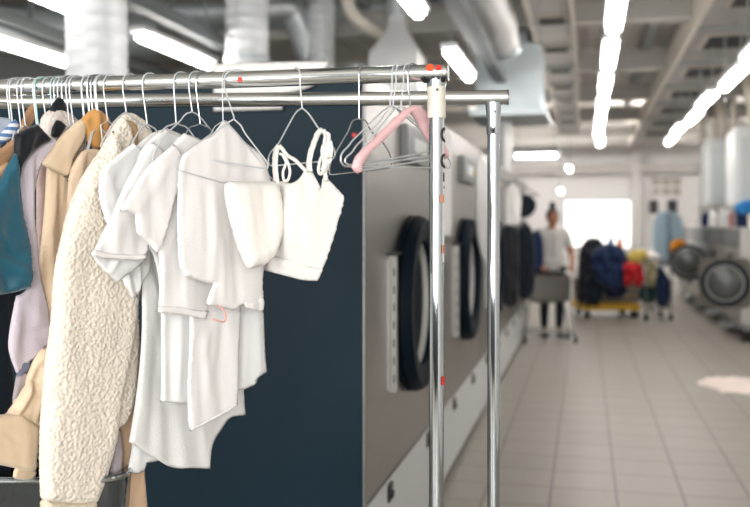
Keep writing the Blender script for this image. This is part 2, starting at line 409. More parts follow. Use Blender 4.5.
for x, ys, L, tx in rows:
    for i, y in enumerate(ys):
        nm = ordn[i] if i < len(ys) - 1 or len(ys) < 2 else 'farthest'
        light(x + (.02 * (-1) ** i if x > 1 else (.05 if i == 6 else 0)), y, y + L, 'white strip light %s, %s of its row' % (tx, nm), 'ceiling strip lights')
a = on_z(513, 158, 2.62); c = on_z(560, 158, 2.62)
light(a.y, a.x, c.x, 'white strip light set crosswise far down the left side', 'ceiling strip lights', z=2.62, cross=True)
light(-.33, 19.2, 20.4, 'short white strip light far away beside the crosswise light', 'ceiling strip lights', z=2.62)
light(-.55, 20.6, 22.0, 'white strip light farthest away, near the lit window top', 'ceiling strip lights', z=2.2)
for (x1, y1, x2, y2, lb) in ((125, 40, 222, 70, 'long white strip light between the two large silver ducts'), (-10, -22, 75, 18, 'white strip light in the top left corner, upper of the two there'), (-50, 27, 82, 75, 'white strip light just above the rail at the left edge')):
    a = on_z(x1, y1, LZ); c = on_z(x2, y2, LZ); light((a.x + c.x) / 2, a.y, c.y, lb, 'ceiling strip lights')
for (xa, xb, lb) in ((-2.4, -.2, 'added fill light hidden behind a far beam, left of the far column'), (.4, 2.8, 'added fill light hidden behind a far beam, right of the far column')):  # unseen fixtures added behind the beams to brighten the far wall
    light(20.5, xa, xb, lb, 'ceiling strip lights', z=3.6, cross=True, dm=fill_glow); light(17.7, xa, xb, lb.replace('a far beam', 'the beam before it'), 'ceiling strip lights', z=3.6, cross=True, dm=fill_glow)
# trunking rails over the rows
for x, nm in ((-1.02, 'above the chrome rail end'), (-3.1, 'by the silver ducts'), (-4.25, 'at the far left')):
    mb = MB().bb(x + .12, x + .24, 1.5, 12, LZ + .14, LZ + .24); mb.bb(x + .17, x + .19, 2, 2.03, LZ + .2, ZC); mb.bb(x + .17, x + .19, 6, 6.03, LZ + .2, ZC); mb.bb(x + .17, x + .19, 10, 10.03, LZ + .2, ZC)
    tag(obj('cable_tray', mb, traym), 'grey metal trunking running beside the strip lights %s' % nm, 'cable tray', 'cable trays')
# beams
for i, y in enumerate([4.2, 6.6, 9.0, 11.8, 14.6, 17.4, 20.2, 22.6]):
    mb = MB().bb(XL, XR, y - .09, y + .09, 3.62, 3.65); mb.bb(XL, XR, y - .09, y + .09, 3.4, 3.43); mb.bb(XL, XR, y - .01, y + .01, 3.43, 3.62)
    struct('trim_%d' % (i + 3), mb, beigep)
for i, x in enumerate((-5.2, -2.2, -.75, .75, 2.5)):
    struct('trim_%d' % (i + 11), MB().bb(x - .06, x + .06, YB, YF, 3.66, 3.75), greyp)
# slotted duct on the left of the centre row and wide vented duct on the right
def long_duct(x0, x1, y0, y1, z, vent_y, label, vw, vl, m):
    t = empty('vented_duct', ((x0 + x1) / 2, (y0 + y1) / 2, z)); tag(t, label, 'duct')
    mb = MB().bb(x0, x1, y0, y1, z, z + .28); obj('body', mb, m, t)
    fl_ = MB().bb(x0 - .04, x0, y0, y1, z - .03, z + .28); fl_.bb(x1, x1 + .04, y0, y1, z - .03, z + .28); obj('side_rail', fl_, mat('pale_beige_paint', '#c4bcb0', .5, var=(3, .05)), t)
    y = y0
    while y < y1: obj('joint_band', MB().bb(x0, x1, y, y + .05, z - .02, z), greyp, t); y += 1.8 if vw > .3 else 1.2
    cx = (x0 + x1) / 2
    for y in vent_y:
        f = MB().bb(cx - vw / 2 - .04, cx + vw / 2 + .04, y - vl / 2 - .04, y + vl / 2 + .04, z - .015, z); v = obj('vent', f, mat('vent_frame', '#aca496', .5, var=(3, .05)), t)
        g = MB(); k = 0
        while k * .045 < vw - .02: g.bb(cx - vw / 2 + k * .045, cx - vw / 2 + k * .045 + .038, y - vl / 2, y + vl / 2, z - .02, z - .012); k += 1
        obj('dark_slots', g, dark, v)
    for y in (y0 + .5, (y0 + y1) / 2, y1 - .5): obj('hanger_rod', MB().cyl((cx, y, z + .28), (cx, y, ZC), .01, 8), greyp, t)
    return t
long_duct(-.46, -.13, 3.5, 19, 3.3, [6.9 + 1.35 * k for k in range(8)], 'narrow pale duct with small dark vents left of the centre lights', .2, .28, mat('duct_paint', '#a9a59f', .45, .3, var=(3, .08)))
long_duct(1.02, 1.78, 3.5, 22, 3.3, [5.9 + 1.85 * k for k in range(8)], 'wide grey duct with square slatted vents above the right washers', .42, .62, mat('duct_paint_wide', '#97938d', .45, .3, var=(3, .1)))
# spiral ducts standing up behind the nearest machine
def spiral(px, d, dia, z0, z1, label, tilt=0):
    z0 = 0; P = W(px, 225, d); P.z = 0; prof = []; z = z0
    while z < z1: prof += [(dia / 2, z), (dia / 2 + .006, z + .012), (dia / 2, z + .024)]; z += .09
    prof += [(dia / 2, z1)]
    t = empty('spiral_duct', (P.x, P.y, z0)); tag(t, label, 'duct', 'upright silver exhaust ducts')
    obj('pipe', MB().lathe(prof, P, n=40), mat('bright_galvanised', '#e4e7e8', .5, .2, var=(7, .08)), t, smooth=60)
    obj('collar', MB().lathe([(dia / 2 + .02, z0 + .02), (dia / 2 + .02, z0 + .07), (dia / 2, z0 + .08)], P, n=40), galv2, t); mb = MB(); mb.lathe([(dia / 2 + .012, z1 - 1.0), (dia / 2 + .012, z1 - .95)], P, n=40); obj('collar', mb, galv2, t)
    return t
spiral(97, 5.2, .34, 2.0, ZC, 'thickest upright silver spiral duct at the upper left')
spiral(247, 7.2, .34, 2.0, ZC, 'upright silver spiral duct above the middle of the rail')
spiral(321, 8.6, .26, 2.0, ZC, 'thin upright silver spiral duct left of the round elbow duct')
spiral(356, 9.85, .2, 2.0, 3.2, 'short thin silver spiral duct nearest the chrome rail end')
t = empty('elbow_duct', W(492, 20, 7.5)); tag(t, 'round white elbow duct hanging beside the upper strip light', 'duct')
obj('pipe', MB().tube(spline([W(505, 48, 8.2), W(500, 22, 7.9), W(488, 0, 7.4), W(470, -40, 6.8)], 6), .14, 24), mat('white_duct', '#c8c8c6', .5, .2, var=(6, .06)), t)
obj('end_band', MB().tube([W(505, 48, 8.2), W(504, 43, 8.15)], .155, 24), galv2, t)
obj('hanger_rod', MB().cyl(W(488, 0, 7.4), W(488, 0, 7.4) + Vector((0, 0, .5)), .01, 8), greyp, t)
t = empty('air_handling_unit', W(515, 120, 10)); tag(t, 'large pale sheet metal air duct box hanging left of the vented duct', 'duct')
q = W(514, 75, 9.5); obj('box', MB().bb(q.x - .36, q.x + .3, q.y - .4, q.y + .6, 2.62, 3.3, .03), mat('pale_sheet', '#b9c2c4', .45, .4, var=(4, .1)), t)
obj('bottom_flange', MB().bb(q.x - .42, q.x + .36, q.y - .46, q.y + .66, 2.56, 2.62, .01), galv2, t)
obj('drop_pipe', MB().cyl((q.x - .1, q.y + .1, 2.0), (q.x - .1, q.y + .1, 2.56), .075, 20), mat('white_duct', '#c8c8c6'), t)
obj('top_neck', MB().bb(q.x - .2, q.x + .15, q.y - .2, q.y + .4, 3.3, ZC), galv2, t)
t = empty('funnel_duct', W(398, 50, 8)); tag(t, 'pale funnel shaped duct just above the chrome rail end', 'duct')
q = W(398, 60, 8.0); obj('funnel', MB().lathe([(.1, 3.35 - 0), (.1, 3.2), (.3, 2.95), (.32, 2.6), (.16, 2.4), (.14, 2.0)], (q.x, q.y, 0), n=4), mat('white_duct', '#c8c8c6'), t)
obj('upper_pipe', MB().cyl((q.x, q.y, 3.3), (q.x, q.y, ZC), .1, 20), galv2, t)
obj('side_pipe', MB().tube(spline([W(398, 40, 8.2), W(372, 30, 8.1), W(350, 10, 8.0), W(345, -30, 8)], 5), .06, 16), mat('cream_pipe', '#c9c2b5', .5, var=(5, .06)), t)
t = empty('elbow_duct', W(285, 30, 9)); tag(t, 'grey curved branch duct between the two middle spiral ducts', 'duct')
obj('pipe', MB().tube(spline([W(250, 8, 8.2), W(285, 6, 8.5), W(300, 25, 8.6), W(310, 60, 8.7)], 6), .13, 20), galv, t)
obj('band', MB().tube([W(284, 6, 8.5), W(288, 8, 8.5)], .14, 20), galv2, t)
# bulk ducts in the upper left behind the lights
for (px, py, d, ln, rr, lb) in ((20, 30, 8.5, 2.2, .22, 'dark grey round duct crossing behind the far left lights'), (160, 12, 9.5, 6, .2, 'grey round duct crossing behind the upper left lights')):
    q = W(px, py, d); tag(obj('round_duct', MB().cyl(q - Vector((ln / 2, .6, 0)), q + Vector((ln / 2, .6, 0)), rr, 28), galv2), lb, 'duct', 'round crossing ducts')
# ------------------------------------------------------------------ left machines (drum doors on the aisle side)
MX = -.756; MW = 1.8; MY = 3.06; MH = 2.0
def machine(y0):
    t = empty('industrial_washer', (MX - .75, y0 + MW / 2, 0))
    g = .006; a, b_ = y0 + g, y0 + MW - g
    obj('cabinet', MB().bb(MX - 1.5, MX - .003, a, b_, .03, MH, .004), navy, t)
    obj('corner_trim', MB().bb(MX - .004, MX + .004, a, a + .035, .45, MH - .01, .003), steel_d, t)
    obj('front_panel', MB().bb(MX - .004, MX, a + .035, b_, .455, MH - .004, .003), steel, t)
    bp_ = obj('base_panel', MB().bb(MX - .004, MX + .002, a, b_, .05, .45, .003), whitep, t)
    obj('plinth', MB().bb(MX - 1.45, MX - .04, a + .02, b_ - .02, 0, .05), dark, t)
    for q in (.42, 1.32):
        l = MB().bb(MX, MX + .012, y0 + q - .035, y0 + q + .035, .36, .43, .003); l.bb(MX + .01, MX + .02, y0 + q - .02, y0 + q + .02, .375, .395); obj('latch', l, blackp, t)
    # door: thick dark ring with pale inner seal and dark glass bowl
    oy, oz, R = y0 + .88, 1.105, .388
    d = obj('door', MB().lathe([(R - .01, 0), (R, .004), (R, .02), (R - .008, .023), (R - .008, .028), (R, .032), (R - .004, .05), (R - .02, .076), (R - .09, .074), (R - .11, .062), (R - .11, 0)], (MX, oy, oz), (1, 0, 0), 72), blackr, t)
    obj('inner_seal', MB().lathe([(R - .1105, .004), (R - .1105, .034), (R - .117, .034), (R - .117, .004)], (MX, oy, oz), (1, 0, 0), 64), sealm, d)
    obj('door_glass', MB().lathe([(R - .111, .003), (R - .16, .006), (R - .23, .01), (.001, .012)], (MX + .005, oy, oz), (1, 0, 0), 64), glassd, d)
    h = MB().bb(MX, MX + .032, y0 + .41, y0 + .45, .79, 1.33, .004); h.bb(MX + .0, MX + .012, y0 + .38, y0 + .49, .8, 1.32, .004); hh = obj('hinge_bracket', h, mat('pale_steel', '#a3a19c', .4, .7, var=(5, .06)), t)
    s = MB()
    for k in range(7): s.bb(MX + .021, MX + .026, y0 + .407, y0 + .412, .83 + k * .07, .86 + k * .07)
    obj('hinge_slots', s, dark, hh)
    obj('hinge_cap', MB().bb(MX, MX + .036, y0 + .37, y0 + .52, 1.33, 1.342), blackp, hh)
    # control unit
    cpan = obj('control_unit', MB().bb(MX, MX + .03, y0 + .66, y0 + 1.3, 1.72, 1.88, .006), mat('control_grey', '#7b7d7c', .45, .2, var=(5, .05)), t)
    obj('display', MB().bb(MX + .03, MX + .036, y0 + .8, y0 + 1.1, 1.77, 1.83), mat('pale_label', '#d4d8d6', .4, var=(5, .02)), cpan)
    obj('button', MB().cyl((MX + .03, y0 + 1.2, 1.80), (MX + .045, y0 + 1.2, 1.80), .014, 16), yellowp, cpan)
    return t
m0 = machine(MY); labs = ['nearest steel fronted washer with the navy side and round black door', 'second washer in the left row, white towel hanging at its far end', 'third washer in the left row, behind the rear chrome post', 'fourth washer in the left row, dark clothes hanging on it', 'last washer in the left row beside the person with the cart']
for i in range(5):
    o = m0 if i == 0 else copy_tree(m0)
    o.location = (MX - .75, MY + MW / 2 + i * MW, 0); tag(o, labs[i], 'washing machine', 'washers along the left side of the aisle')
# items on the left machines
aisle = 90 - math.degrees(TH)
def wall_plane(X, off=0):
    v = Vector((X + off, 5, 0)); return Plane(v.dot(Rv), v.dot(Fv), aisle)
PLm = wall_plane(MX, .012)
def fp(px, py, off=.012): return on_x(px, py, MX + off)
mb = MB(); a, c = fp(443, 131), fp(452, 234); mb.bb(MX + .003, MX + .01, a.y, c.y, 1.39, 1.98); tag(obj('paper_notice', mb, papr), 'tall narrow white notice stuck on the steel washer front beside the post', 'notice')
tw = cloth('hanging_towel', [(478, 158), (484, 155), (491, 170), (497, 200), (499, 240), (494, 262), (487, 268), (481, 255), (476, 230), (475, 190)], Plane(*XD(486, 5.75), -8), whitel, T=.018, r=3, res=1.5, seed=3, drape=(.012, .3, .02))
tag(tw, 'white towel hanging down the second washer behind the rear post', 'towel')
for nm, dd, pl, m_, lb, ct in (('cap', 9.7, [(516, 204), (521, 196), (528, 194), (535, 200), (536, 208), (530, 216), (522, 218), (516, 212)], navyc, 'dark navy cap hanging high beside the last left washers', 'cap'),
                       ('jacket', 8.5, [(503, 232), (510, 224), (517, 228), (519, 260), (518, 300), (510, 308), (503, 296)], blackc, 'black jacket hanging on the left washers near the rear post', 'jacket'),
                       ('jacket', 10.3, [(519, 232), (526, 224), (532, 230), (535, 258), (533, 290), (526, 300), (519, 292)], navyc, 'navy jacket hanging just left of the person', 'jacket'),
                       ('shirt', 11.45, [(530, 234), (537, 229), (543, 240), (543, 268), (537, 274), (531, 270)], bluew, 'dark blue shirt hanging close against the person', 'shirt'),
                       ('overall', 8.9, [(503, 190), (512, 184), (519, 190), (521, 205), (519, 226), (510, 226), (503, 228)], whitel, 'white overall bundled above the dark hanging jackets', 'overall')):
    tag(cloth(nm, pl, Plane(*XD(pl[2][0], dd), 10), m_, T=.05, r=3, res=1.4, seed=len(nm), drape=(.03, .3, .05)), lb, ct)
r_ = empty('garment_bar', (-.6, 9.8, 0)); tag(r_, 'thin steel bar holding the dark clothes by the left washers', 'rail')
obj('bar', MB().cyl((-.6, 7.9, 1.84), (-.6, 12.2, 1.84), .012, 10), steel_d, r_)
for yy in (7.9, 12.0): obj('bracket', MB().cyl((-.6, yy, 1.84), (MX, yy, 1.84), .012, 10), steel_d, r_)
# white sheet folded over the top edge of the navy panel
v = Vector((MX - 1, MY - .012, 0)); PS = Plane(v.dot(Rv), v.dot(Fv), -math.degrees(TH))
sh = cloth('front_fold', [(213, 64), (260, 62), (330, 61), (326, 70), (313, 86), (283, 96), (283, 110), (213, 112)], PS, white, T=.012, r=3, res=2.5, seed=9)
st = empty('folded_sheet', (PS.p(270, 64).x, MY, MH)); tag(st, 'white sheet folded over the top edge of the navy washer side', 'sheet')
mi = sh.location.copy(); sh.parent = st; sh.location = mi - st.location; sh.name = 'front_fold'
xa, xb = PS.p(213, 64).x, PS.p(328, 64).x
obj('top_fold', MB().bb(xa, xb, MY - .02, MY + .4, MH, MH + .02, .008), white, st)
q = PS.p(353.5, 135); tag(obj('round_sticker', MB().cyl((q.x, MY + .008, q.z), (q.x, MY - .002, q.z), .0085, 20), redd), 'small red round sticker on the navy side panel', 'sticker')
# ------------------------------------------------------------------ right row: washers with open porthole doors
RX = 1.86
def rwasher(y0, wd_):
    t = empty('front_loading_washer', (RX + .6, y0 + wd_ / 2, 0))
    obj('cabinet', MB().bb(RX, RX + 1.2, y0 + .02, y0 + wd_ - .02, .22, 1.42, .02), steel, t)
    obj('front_band', MB().bb(RX - .01, RX, y0 + .04, y0 + wd_ - .04, 1.16, 1.4, .004), mat('control_dark', '#4a4c4e', .4, .3, var=(5, .05)), t)
    obj('drum_opening', MB().lathe([(.3, -.01), (.33, -.03), (.36, -.01), (.36, .0), (.3, .25), (.001, .25)], (RX, y0 + wd_ / 2, .72), (1, 0, 0), 40), dark, t)
    obj('base_frame', MB().bb(RX + .04, RX + 1.15, y0 + .1, y0 + wd_ - .1, .14, .22), mat('grey_frame', '#8a8c8b', .5, .3, var=(5, .05)), t)
    for yy in (y0 + .15, y0 + wd_ - .15):
        for xx in (RX + .1, RX + 1.05): obj('foot', MB().lathe([(.06, 0), (.06, .02), (.02, .04), (.02, .15)], (xx, yy, 0), n=16), blackp, t)
    obj('drain_pipe', MB().tube([(RX - .0, y0 + .3, .18), (RX - .06, y0 + .5, .16), (RX - .06, y0 + wd_ - .3, .12)], .03, 12), greyp, t)
    return t
rl = ['nearest stainless washer in the right row with its square framed door open', 'second stainless washer in the right row', 'stainless washer in the right row with round door open under the orange cloth', 'fourth stainless washer in the right row', 'farthest stainless washer in the right row']
w0 = rwasher(11.8, 1.5)
for i in range(5):
    o = w0 if i == 0 else copy_tree(w0)
    o.location = (RX + .6, 12.55 + i * 1.55, 0); tag(o, rl[i], 'washing machine', 'washers along the right side of the aisle')
def porthole(px, py, d, R, square, label):
    q = W(px, py, d); ax = (Vector((0, 0, EYE)) - q); ax.z = 0; ax = ax.normalized()
    q2 = q.copy(); t = empty('porthole_door', q2); tag(t, label, 'washer door')
    if square:
        s = MB(); rt = Vector((-ax.y, ax.x, 0)); n = 32; e = R * 1.1
        outer = []; inner = []
        for k in range(n):
            a = 2 * PI * k / n; c_, s_ = math.cos(a), math.sin(a); m_ = max(abs(c_), abs(s_)); kk = e / m_ if m_ > .83 else e * 1.17
            kk = min(e / m_, e * 1.3); outer.append((c_ * kk, s_ * kk)); inner.append((c_ * R * .86, s_ * R * .86))
        vs = []
        for h in (0, .07):
            for (a, b_) in outer + inner: vs.append(q + rt * a + Vector((0, 0, b_)) - ax * h)
        fs = []
        for k in range(n):
            j = (k + 1) % n; fs += [(k, j, n + j, n + k), (2 * n + k, 3 * n + k, 3 * n + j, 2 * n + j), (k, 2 * n + k, 2 * n + j, j), (n + k, n + j, 3 * n + j, 3 * n + k)]
        obj('square_frame', MB().add(vs, fs), mat('dark_steel_frame', '#575249', .5, .1, var=(6, .1)), t)
    obj('door_ring', MB().lathe([(R * .78, 0), (R * .8, .05), (R * .9, .06), (R, .03), (R, -.02), (R * .78, -.02)], q, ax, 48, True), blackr, t)
    obj('steel_rim', MB().lathe([(R * .74, .01), (R * .76, .045), (R * .81, .045), (R * .81, .01)], q, ax, 48, True), mat('bright_rim', '#a0a19b', .4, .6, var=(5, .04)), t)
    obj('glass_bowl', MB().lathe([(R * .75, .02), (R * .66, .07), (R * .4, .11), (.001, .12)], q, ax, 48), mat('porthole_glass', '#555856', .15, .1, spec=.6, var=(4, .12)), t)
    # hinge arm back to the cabinet
    rt = Vector((RX, q.y + .15, q.z)); obj('hinge_arm', MB().box((q + rt) / 2 + Vector((0, .06, 0)), ((rt - q).length, .05, .12), Matrix.Rotation(math.atan2(rt.y - q.y, rt.x - q.x), 4, 'Z'), .01), steel_d, t)
porthole(725, 283, 11.0, .28, True, 'open porthole door in a square dark frame, nearest on the right')
porthole(688, 262, 14.4, .29, False, 'open round porthole door with a black ring, second on the right')
PR = Plane(*XD(676, 14.6), 0)
tag(cloth('orange_cloth', [(670, 246), (674, 240), (681, 239), (687, 243), (684, 247), (676, 252), (672, 257)], PR, orangec, T=.04, r=2, res=1.2, seed=5), 'orange cloth lying over the top of the second open door', 'cloth')
cv = empty('hanging_coverall', W(668, 230, 15.5)); tag(cv, 'pale blue coverall hanging in front of the far wall', 'coverall')
PC = Plane(*XD(668, 15.8), 5)
cloth('body', [(652, 240), (654, 222), (660, 213), (668, 211), (677, 214), (683, 224), (684, 245), (681, 262), (672, 266), (660, 266), (653, 258)], PC, skyc, cv, T=.06, r=4, res=1.6, seed=4, drape=(.04, .25, .03))
cloth('front_placket', [(666, 213), (670, 213), (671, 262), (667, 262)], PC, cloth_mat('blue_grey_cotton', '#7f97a5'), cv, T=.012, r=1.5, res=1.2, off=.07, drape=(0, .1, .1))
cloth('garment_rod', [(667, 205), (669, 205), (669, 212), (667, 212)], PC, steel_d, cv, T=.008, r=.6, res=1, drape=(0, .1, .1))
# white cabinets and clutter above the right washers
def rbox(name, x0, y0, x1, y1, dm, dep, m, label, cat, **k):
    a = W(x0, y0, dm); c = W(x1, y1, dm); t = MB().bb(a.x, max(c.x, a.x + .05), a.y, a.y + dep, c.z, a.z, .03 if dm < 30 else 0)
    return tag(obj(name, t, m), label, cat)
cabm = mat('white_cabinet', '#cfd2d1', .45, var=(3, .03))
def tallcab(px0, px1, ytop, ybot, d, label):
    a = W(px0, ytop, d); c = W(px1, ybot, d)
    t = empty('exhaust_cabinet', (a.x, a.y, c.z)); tag(t, label, 'cabinet', 'white cabinets above the right washers')
    obj('housing', MB().bb(a.x, c.x, a.y, a.y + .9, c.z, a.z, .04), cabm, t)
    obj('access_door', MB().bb(a.x + .08, c.x - .08, a.y - .015, a.y, c.z + .08, a.z - .15, .01), mat('cabinet_door', '#bcc2c2', .45, var=(3, .03)), t)
    for x in (a.x + .06, c.x - .06): obj('support_post', MB().bb(x - .03, x + .03, a.y + .4, a.y + .46, 1.42, c.z), mat('pale_steel', '#b5b3ae'), t)
    obj('flue', MB().tube(spline([(a.x + .3, a.y + .4, a.z - .02), (a.x + .32, a.y + .4, a.z + .3), (a.x + .2, a.y + .5, ZC)], 5), .09, 16), mat('cream_pipe', '#c9c2b5'), t)
tallcab(735, 800, 126, 208, 12.4, 'white cabinet above the nearest right washer, cut by the photo edge')
tallcab(706, 742, 138, 207, 14.6, 'white cabinet above the middle washers of the right row')
rnd = random.Random(3)
bm_ = [(700, 228, 15.5, papr, 'white'), (706, 228, 14.6, bluew, 'navy blue'), (714, 228, 13.9, papr, 'pale white'), (727, 229, 13.3, cabm, 'grey white'), (735, 229, 12.9, redc, 'red'), (742, 230, 12.4, bluew, 'dark blue')]
for px, py, d, m_, cn in bm_:
    q = W(px, py, d); h = .28; q.z = 1.42
    t = empty('detergent_bottle', q); tag(t, '%s detergent bottle standing on a right row washer' % cn, 'bottle', 'bottles on top of the right washers')
    obj('body', MB().lathe([(.001, 0), (.07, 0), (.075, .02), (.075, h * .65), (.03, h * .82), (.03, h * .9)], q, n=20), m_, t); obj('cap', MB().lathe([(.035, h * .88), (.035, h), (.001, h)], q, n=16), whitep, t)
PQ = Plane(*XD(742, 12.3), 0)
tag(cloth('blue_cloth', [(734, 206), (742, 201), (752, 200), (758, 204), (756, 213), (744, 215), (736, 213)], PQ, cloth_mat('bright_blue', '#2f7fc0'), T=.05, r=3, res=1.5, seed=8), 'bright blue cloth tucked under the nearest white cabinet', 'cloth')
for i, (px, d) in enumerate(((702, 15.9), (716, 16.3), (734, 14.4))):
    q = W(px, 228, d); t = MB().tube([(q.x, q.y, 1.42), (q.x, q.y, ZC)], .045, 14)
    tag(obj('supply_pipe', t, mat('cream_pipe', '#c9c2b5')), ['pale supply pipe rising beside the second open door', 'pale supply pipe between the two white cabinets', 'pale supply pipe in front of the nearest white cabinet'][i], 'pipe', 'supply pipes of the right washers')
# white rag on the floor
rg = []; rf = []; c0 = on_z(742, 386, 0); NN = 26
for i in range(NN + 1):
    for j in range(NN + 1):
        a = 2 * PI * j / NN; rr = i / NN; k = 1 + .55 * noise.noise(Vector((math.cos(a) * 2.1, math.sin(a) * 2.1, 4)))
        x = math.cos(a) * rr * .36 * k; y = math.sin(a) * rr * .42 * k
        z = .012 + max(0, (1 - rr ** 3)) * (.035 + .03 * noise.noise(Vector((x * 9, y * 9, 1)))) if i < NN else .003
        rg.append((c0.x + x, c0.y + y, z))
for i in range(NN):
    for j in range(NN): rf.append((i * (NN + 1) + j, i * (NN + 1) + j + 1, (i + 1) * (NN + 1) + j + 1, (i + 1) * (NN + 1) + j))
tag(obj('rag', (rg, rf), cloth_mat('pinkish_white_cotton', '#e2d3cb'), smooth=180), 'crumpled pinkish white rag lying on the tiled floor', 'rag')
# ------------------------------------------------------------------ platform truck with laundry
PD = 14.0
def gp(px, d=PD): v = W(px, HZ, d); v.z = 0; return v
t = empty('platform_truck', gp(612)); tag(t, 'yellow platform truck carrying heaps of work clothes', 'trolley')
a = gp(582); c = gp(641); ux = (c - a).normalized(); uy = Vector((-ux.y, ux.x, 0)); Mx = Matrix(((ux.x, uy.x, 0), (ux.y, uy.y, 0), (0, 0, 1)))
mid = (a + c) / 2 + uy * .4; Ln = (c - a).length
obj('deck', MB().box(mid + Vector((0, 0, .17)), (Ln, .8, .1), Mx, .012), yellowp, t)
for sx in (-1, 1):
    for sy in (-1, 1):
        p = mid + ux * sx * (Ln / 2 - .1) + uy * sy * .3; cs = obj('caster', MB().cyl(p + uy * .02 + Vector((0, 0, .05)), p - uy * .02 + Vector((0, 0, .05)), .05, 18), blackr, t)
        obj('fork', MB().box(p + Vector((0, 0, .09)), (.05, .06, .06), Mx), steel_d, cs)
mb = MB().tube([mid - ux * (Ln / 2 - .04) - uy * .35 + Vector((0, 0, .2)), mid - ux * (Ln / 2 - .04) - uy * .35 + Vector((0, 0, .95)), mid - ux * (Ln / 2 - .04) + uy * .35 + Vector((0, 0, .95)), mid - ux * (Ln / 2 - .04) + uy * .35 + Vector((0, 0, .2))], .018, 10)
obj('push_handle', mb, steel_d, t)
t = empty('wooden_crate', mid + Vector((0, 0, .22))); tag(t, 'wooden crate of laundry standing on the yellow truck', 'crate')
obj('panel', MB().box(mid - uy * .1 + Vector((0, 0, .42)), (.9, .5, .36), Mx, .01), mat('pale_board', '#9c8468', .7, var=(4, .1)), t)
mb = MB()
for k in range(3): mb.box(mid - uy * .36 + Vector((0, 0, .3 + k * .11)), (.94, .02, .05), Mx)
obj('slat', mb, mat('grey_board', '#6e6a66', .7, var=(4, .1)), t)
def heap(nm, pl, d, m_, lb, ct, T=.12, sd=1):
    tag(cloth(nm, pl, Plane(*XD(pl[0][0], d), 0), m_, T=T, r=6, res=1.7, seed=sd, drape=(.07, .18, .12), grow=False), lb, ct, 'clothes heaped on the yellow truck')
heap('work_jacket', [(578, 262), (581, 246), (588, 238), (598, 238), (606, 246), (604, 262), (596, 276), (590, 296), (583, 304), (577, 298)], 13.9, blackc, 'black work jacket at the left end of the laundry heap', 'jacket', sd=2)
heap('work_overall', [(590, 258), (598, 247), (610, 243), (622, 248), (628, 262), (624, 280), (616, 292), (604, 286), (594, 278)], 13.7, bluew, 'dark blue work overall on top of the laundry heap', 'overall', .14, 3)
heap('work_trousers', [(584, 284), (592, 272), (600, 276), (604, 292), (598, 306), (586, 306)], 13.75, navyc, 'black work trousers hanging low at the left of the heap', 'trousers', .08, 4)
heap('work_trousers', [(602, 280), (614, 274), (624, 272), (628, 290), (620, 300), (606, 298)], 13.8, navyw, 'navy work trousers under the blue overall in the heap', 'trousers', .08, 5)
heap('red_shirt', [(623, 264), (632, 262), (642, 264), (644, 276), (642, 287), (635, 287), (633, 281), (629, 287), (624, 286)], 13.5, redc, 'bright red shirt hanging over the laundry heap', 'shirt', .05, 6)
heap('olive_shirt', [(643, 262), (651, 260), (657, 264), (658, 280), (653, 288), (646, 286)], 13.6, olivec, 'olive shirt hanging right of the red shirt', 'shirt', .05, 7)
heap('yellow_cloth', [(625, 256), (634, 250), (646, 250), (650, 258), (642, 263), (628, 263)], 14.1, yelc, 'yellow cloth heaped above the red shirt', 'cloth', .08, 8)
heap('white_cloth', [(640, 256), (650, 250), (660, 254), (662, 264), (650, 265)], 14.2, white, 'white cloth heaped right of the yellow cloth', 'cloth', .08, 9)
heap('green_trousers', [(640, 286), (650, 282), (657, 288), (655, 302), (644, 304), (638, 296)], 13.7, tealk, 'dark green trousers drooping under the olive shirt', 'trousers', .07, 10)
heap('navy_overall', [(655, 268), (662, 266), (669, 280), (671, 296), (666, 308), (657, 306), (654, 290)], 13.6, navyw, 'navy overall hanging at the right end of the laundry heap', 'overall', .09, 11)
t = empty('laundry_trolley', gp(658, 13.6)); tag(t, 'wire laundry trolley holding the right part of the heap', 'trolley')
a = gp(646, 13.6); c = gp(671, 13.6); mb = MB()
for p in (a, c, a + uy * .5, c + uy * .5):
    obj('post', MB().cyl(p + Vector((0, 0, .1)), p + Vector((0, 0, .95)), .014, 8), steel_d, t); obj('caster', MB().cyl(p + Vector((0, 0, .05)) - ux * .015, p + Vector((0, 0, .05)) + ux * .015, .05, 16), blackr, t)
for z in (.2, .6, .93): obj('shelf_frame', MB().tube([a + Vector((0, 0, z)), c + Vector((0, 0, z)), c + uy * .5 + Vector((0, 0, z)), a + uy * .5 + Vector((0, 0, z))], .01, 6, True), steel_d, t)
for px, m_, nm in ((611, mat('blue_bottle', '#3b6ea5', .3, var=(5, .05)), 'small blue'), (620, mat('orange_bottle', '#d77a3a', .4, var=(5, .05)), 'small orange')):
    q = W(px, 246, 15.5); q.z = 1.04
    tt = empty('spray_bottle', q); tag(tt, '%s bottle poking above the laundry heap' % nm, 'bottle', 'bottles behind the heap')
    obj('body', MB().lathe([(.001, 0), (.05, 0), (.05, .14), (.02, .19), (.02, .21)], q, n=16), m_, tt); obj('cap', MB().lathe([(.024, .2), (.024, .24), (.001, .24)], q, n=12), whitep, tt)
q = gp(624, 15.3); tbm = MB().bb(q.x - .6, q.x + .5, q.y - .02, q.y + .5, 1.0, 1.04)
t = empty('work_table', (q.x, q.y, 0)); tag(t, 'plain work table behind the laundry heap', 'table'); obj('tabletop', tbm, papr, t)
for dx in (-.55, .45):
    for dy in (.03, .45): obj('leg', MB().bb(q.x + dx - .02, q.x + dx + .02, q.y + dy - .02, q.y + dy + .02, 0, 1.0), steel_d, t)
